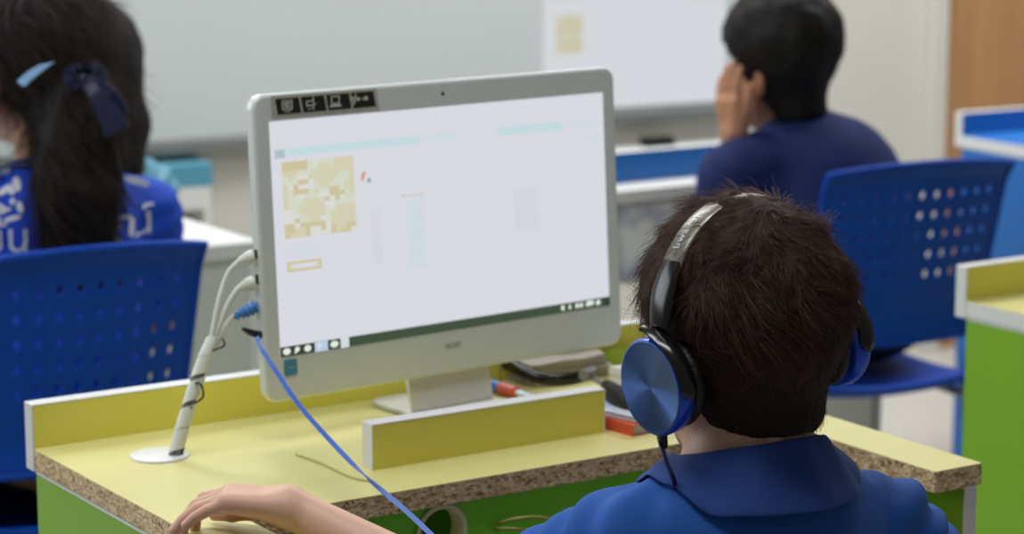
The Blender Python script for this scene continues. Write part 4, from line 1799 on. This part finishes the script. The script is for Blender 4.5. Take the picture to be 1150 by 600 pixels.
ck = Vector(at(40, 82, 3.228))
clip = thing('hair_clip', tuple(ck), 0, 'pale blue pointed hair clip on the side of the dark hair', 'hair clip')
MB().prism([(-.025, -.011), (-.011, -.014), (.004, -.002), (.026, .015), (.004, .010), (-.010, .002)], -.003, .003, 'y').build('clip_blade', M['clip'], clip, bevel=.0015)
MB().prism([(-.024, -.012), (-.016, -.018), (-.009, -.014), (-.018, -.008)], -.004, .002, 'y').build('clip_hinge', M['clip'], clip, bevel=.001)
# print on the girl's shirt
xd = Vector((cos(GY), sin(GY), 0))
for txt, px_, py_, size in (('\u0e21\u0e31\u0e48\u0e19', 10, 266, .054), ('\u0e13\u0e4c', 138, 264, .056)):
    press_text('lettering', txt, size, at(px_, py_, 3.25), (1, 0, 0), (0, 0, 1), girl['shirt'], M['print'], .002)
pts = [(-.010, .010, .010, .0045, .6), (.004, .017, .0055, .0095, .4), (.011, -.012, .004, .008, .3), (-.001, .008, .004, .004, 0), (-.016, -.008, .013, .003, -.5), (-.010, -.016, .011, .003, .3),
       (.002, -.026, .012, .0035, .2), (-.022, .030, .012, .006, .1), (.001, -.004, .0035, .004, 0)]
press_mesh('emblem', blob_mesh(pts), at(14, 222, 3.25), (1, 0, 0), (0, 0, 1), girl['shirt'], M['print'], .002)
press_mesh('emblem', blob_mesh([(0, 0, .017, .005, -.25), (.012, -.004, .006, .004, 0)]), at(153, 203, 3.25), (1, 0, 0), (0, 0, 1), girl['shirt'], M['print'], .002)

# ------------------------------------------------------------ second girl, beyond the first
HS = at(100, 92, 4.2)
NBs = at(112, 178, 4.2)
SY = radians(34)
girl2 = seated('girl with loose long dark hair half hidden behind the girl with the ponytail', HS, radians(38), 0, 0, NBs, SY,
               at(50, 218, 4.12), at(168, 212, 4.26), at(40, 290, 4.25), at(182, 285, 4.35), at(30, 280, 4.45), at(130, 280, 4.5),
               [((-.3, 1, 0), (0, 0, 1), (1, .3, 0), dict()), ((-.5, .9, 0), (0, 0, 1), (-.9, -.5, 0), dict())],
               M['skin_dk'], M['shirt_t'] if 'shirt_t' in M else M['teal'], .445, voxel=.009, sleeve=.75, sleeve_r=.044, hand_h=.0035, chest=(.118, .08, .18), skirt=True)
tail2 = [(cone(at(126, 90, 4.15), at(138, 140, 4.14), .050, .044), .03), (cone(at(138, 140, 4.14), at(140, 186, 4.13), .044, .036), .02),
         (cone(at(90, 110, 4.10), at(86, 190, 4.10), .045, .035), .03)]
sdf_obj('hair', girlhair(HS, girl2['Rh'], 1.0, tail2, HL), *bbox([HS + Vector((0, 0, .04)), at(120, 195, 4.13)], .14), .006, M['hair_bk'], girl2['root'])

# ------------------------------------------------------------ the pupil in navy
HN = at(880, 84, 4.2)
NBn = at(900, 152, 4.2)
NY = radians(33)
wn = at(824, 150, 4.14)
navy = seated('pupil in navy shirt seen from behind, resting one hand on the cheek', HN, radians(42), radians(6), radians(4), NBn, NY,
              at(822, 196, 4.10), at(972, 192, 4.27), at(806, 262, 4.16), at(1000, 290, 4.33), wn, at(950, 300, 4.5),
              [((-.16, -.02, 1), (-.75, -.62, 0), (.5, -.8, .1), dict(curls=((.1, .25, .2),) * 4, thumb=(.8, .4, -.1))),
               ((-.6, .8, 0), (0, 0, 1), (-.8, -.6, 0), dict())],
              M['skin_dk'], M['shirt_navy'], .445, voxel=.008, sleeve=.72, sleeve_r=.052, wr_amp=.003, hand_h=.003, chest=(.155, .10, .20), shoulders_k=.062, hs=.9, pel=at(965, 420, 4.16), slr=1.0)
sdf_obj('hair', local(shorthair(.022, .004, low=-.066, line=[(-.1, -.075), (-.02, -.07), (.006, -.03), (.03, .02), (.06, .058), (.1, .066)]), HN, navy['Rh'], 1.06),
        *bbox([HN + Vector((0, 0, .04))], .16), .006, M['hair_bk'], navy['root'])
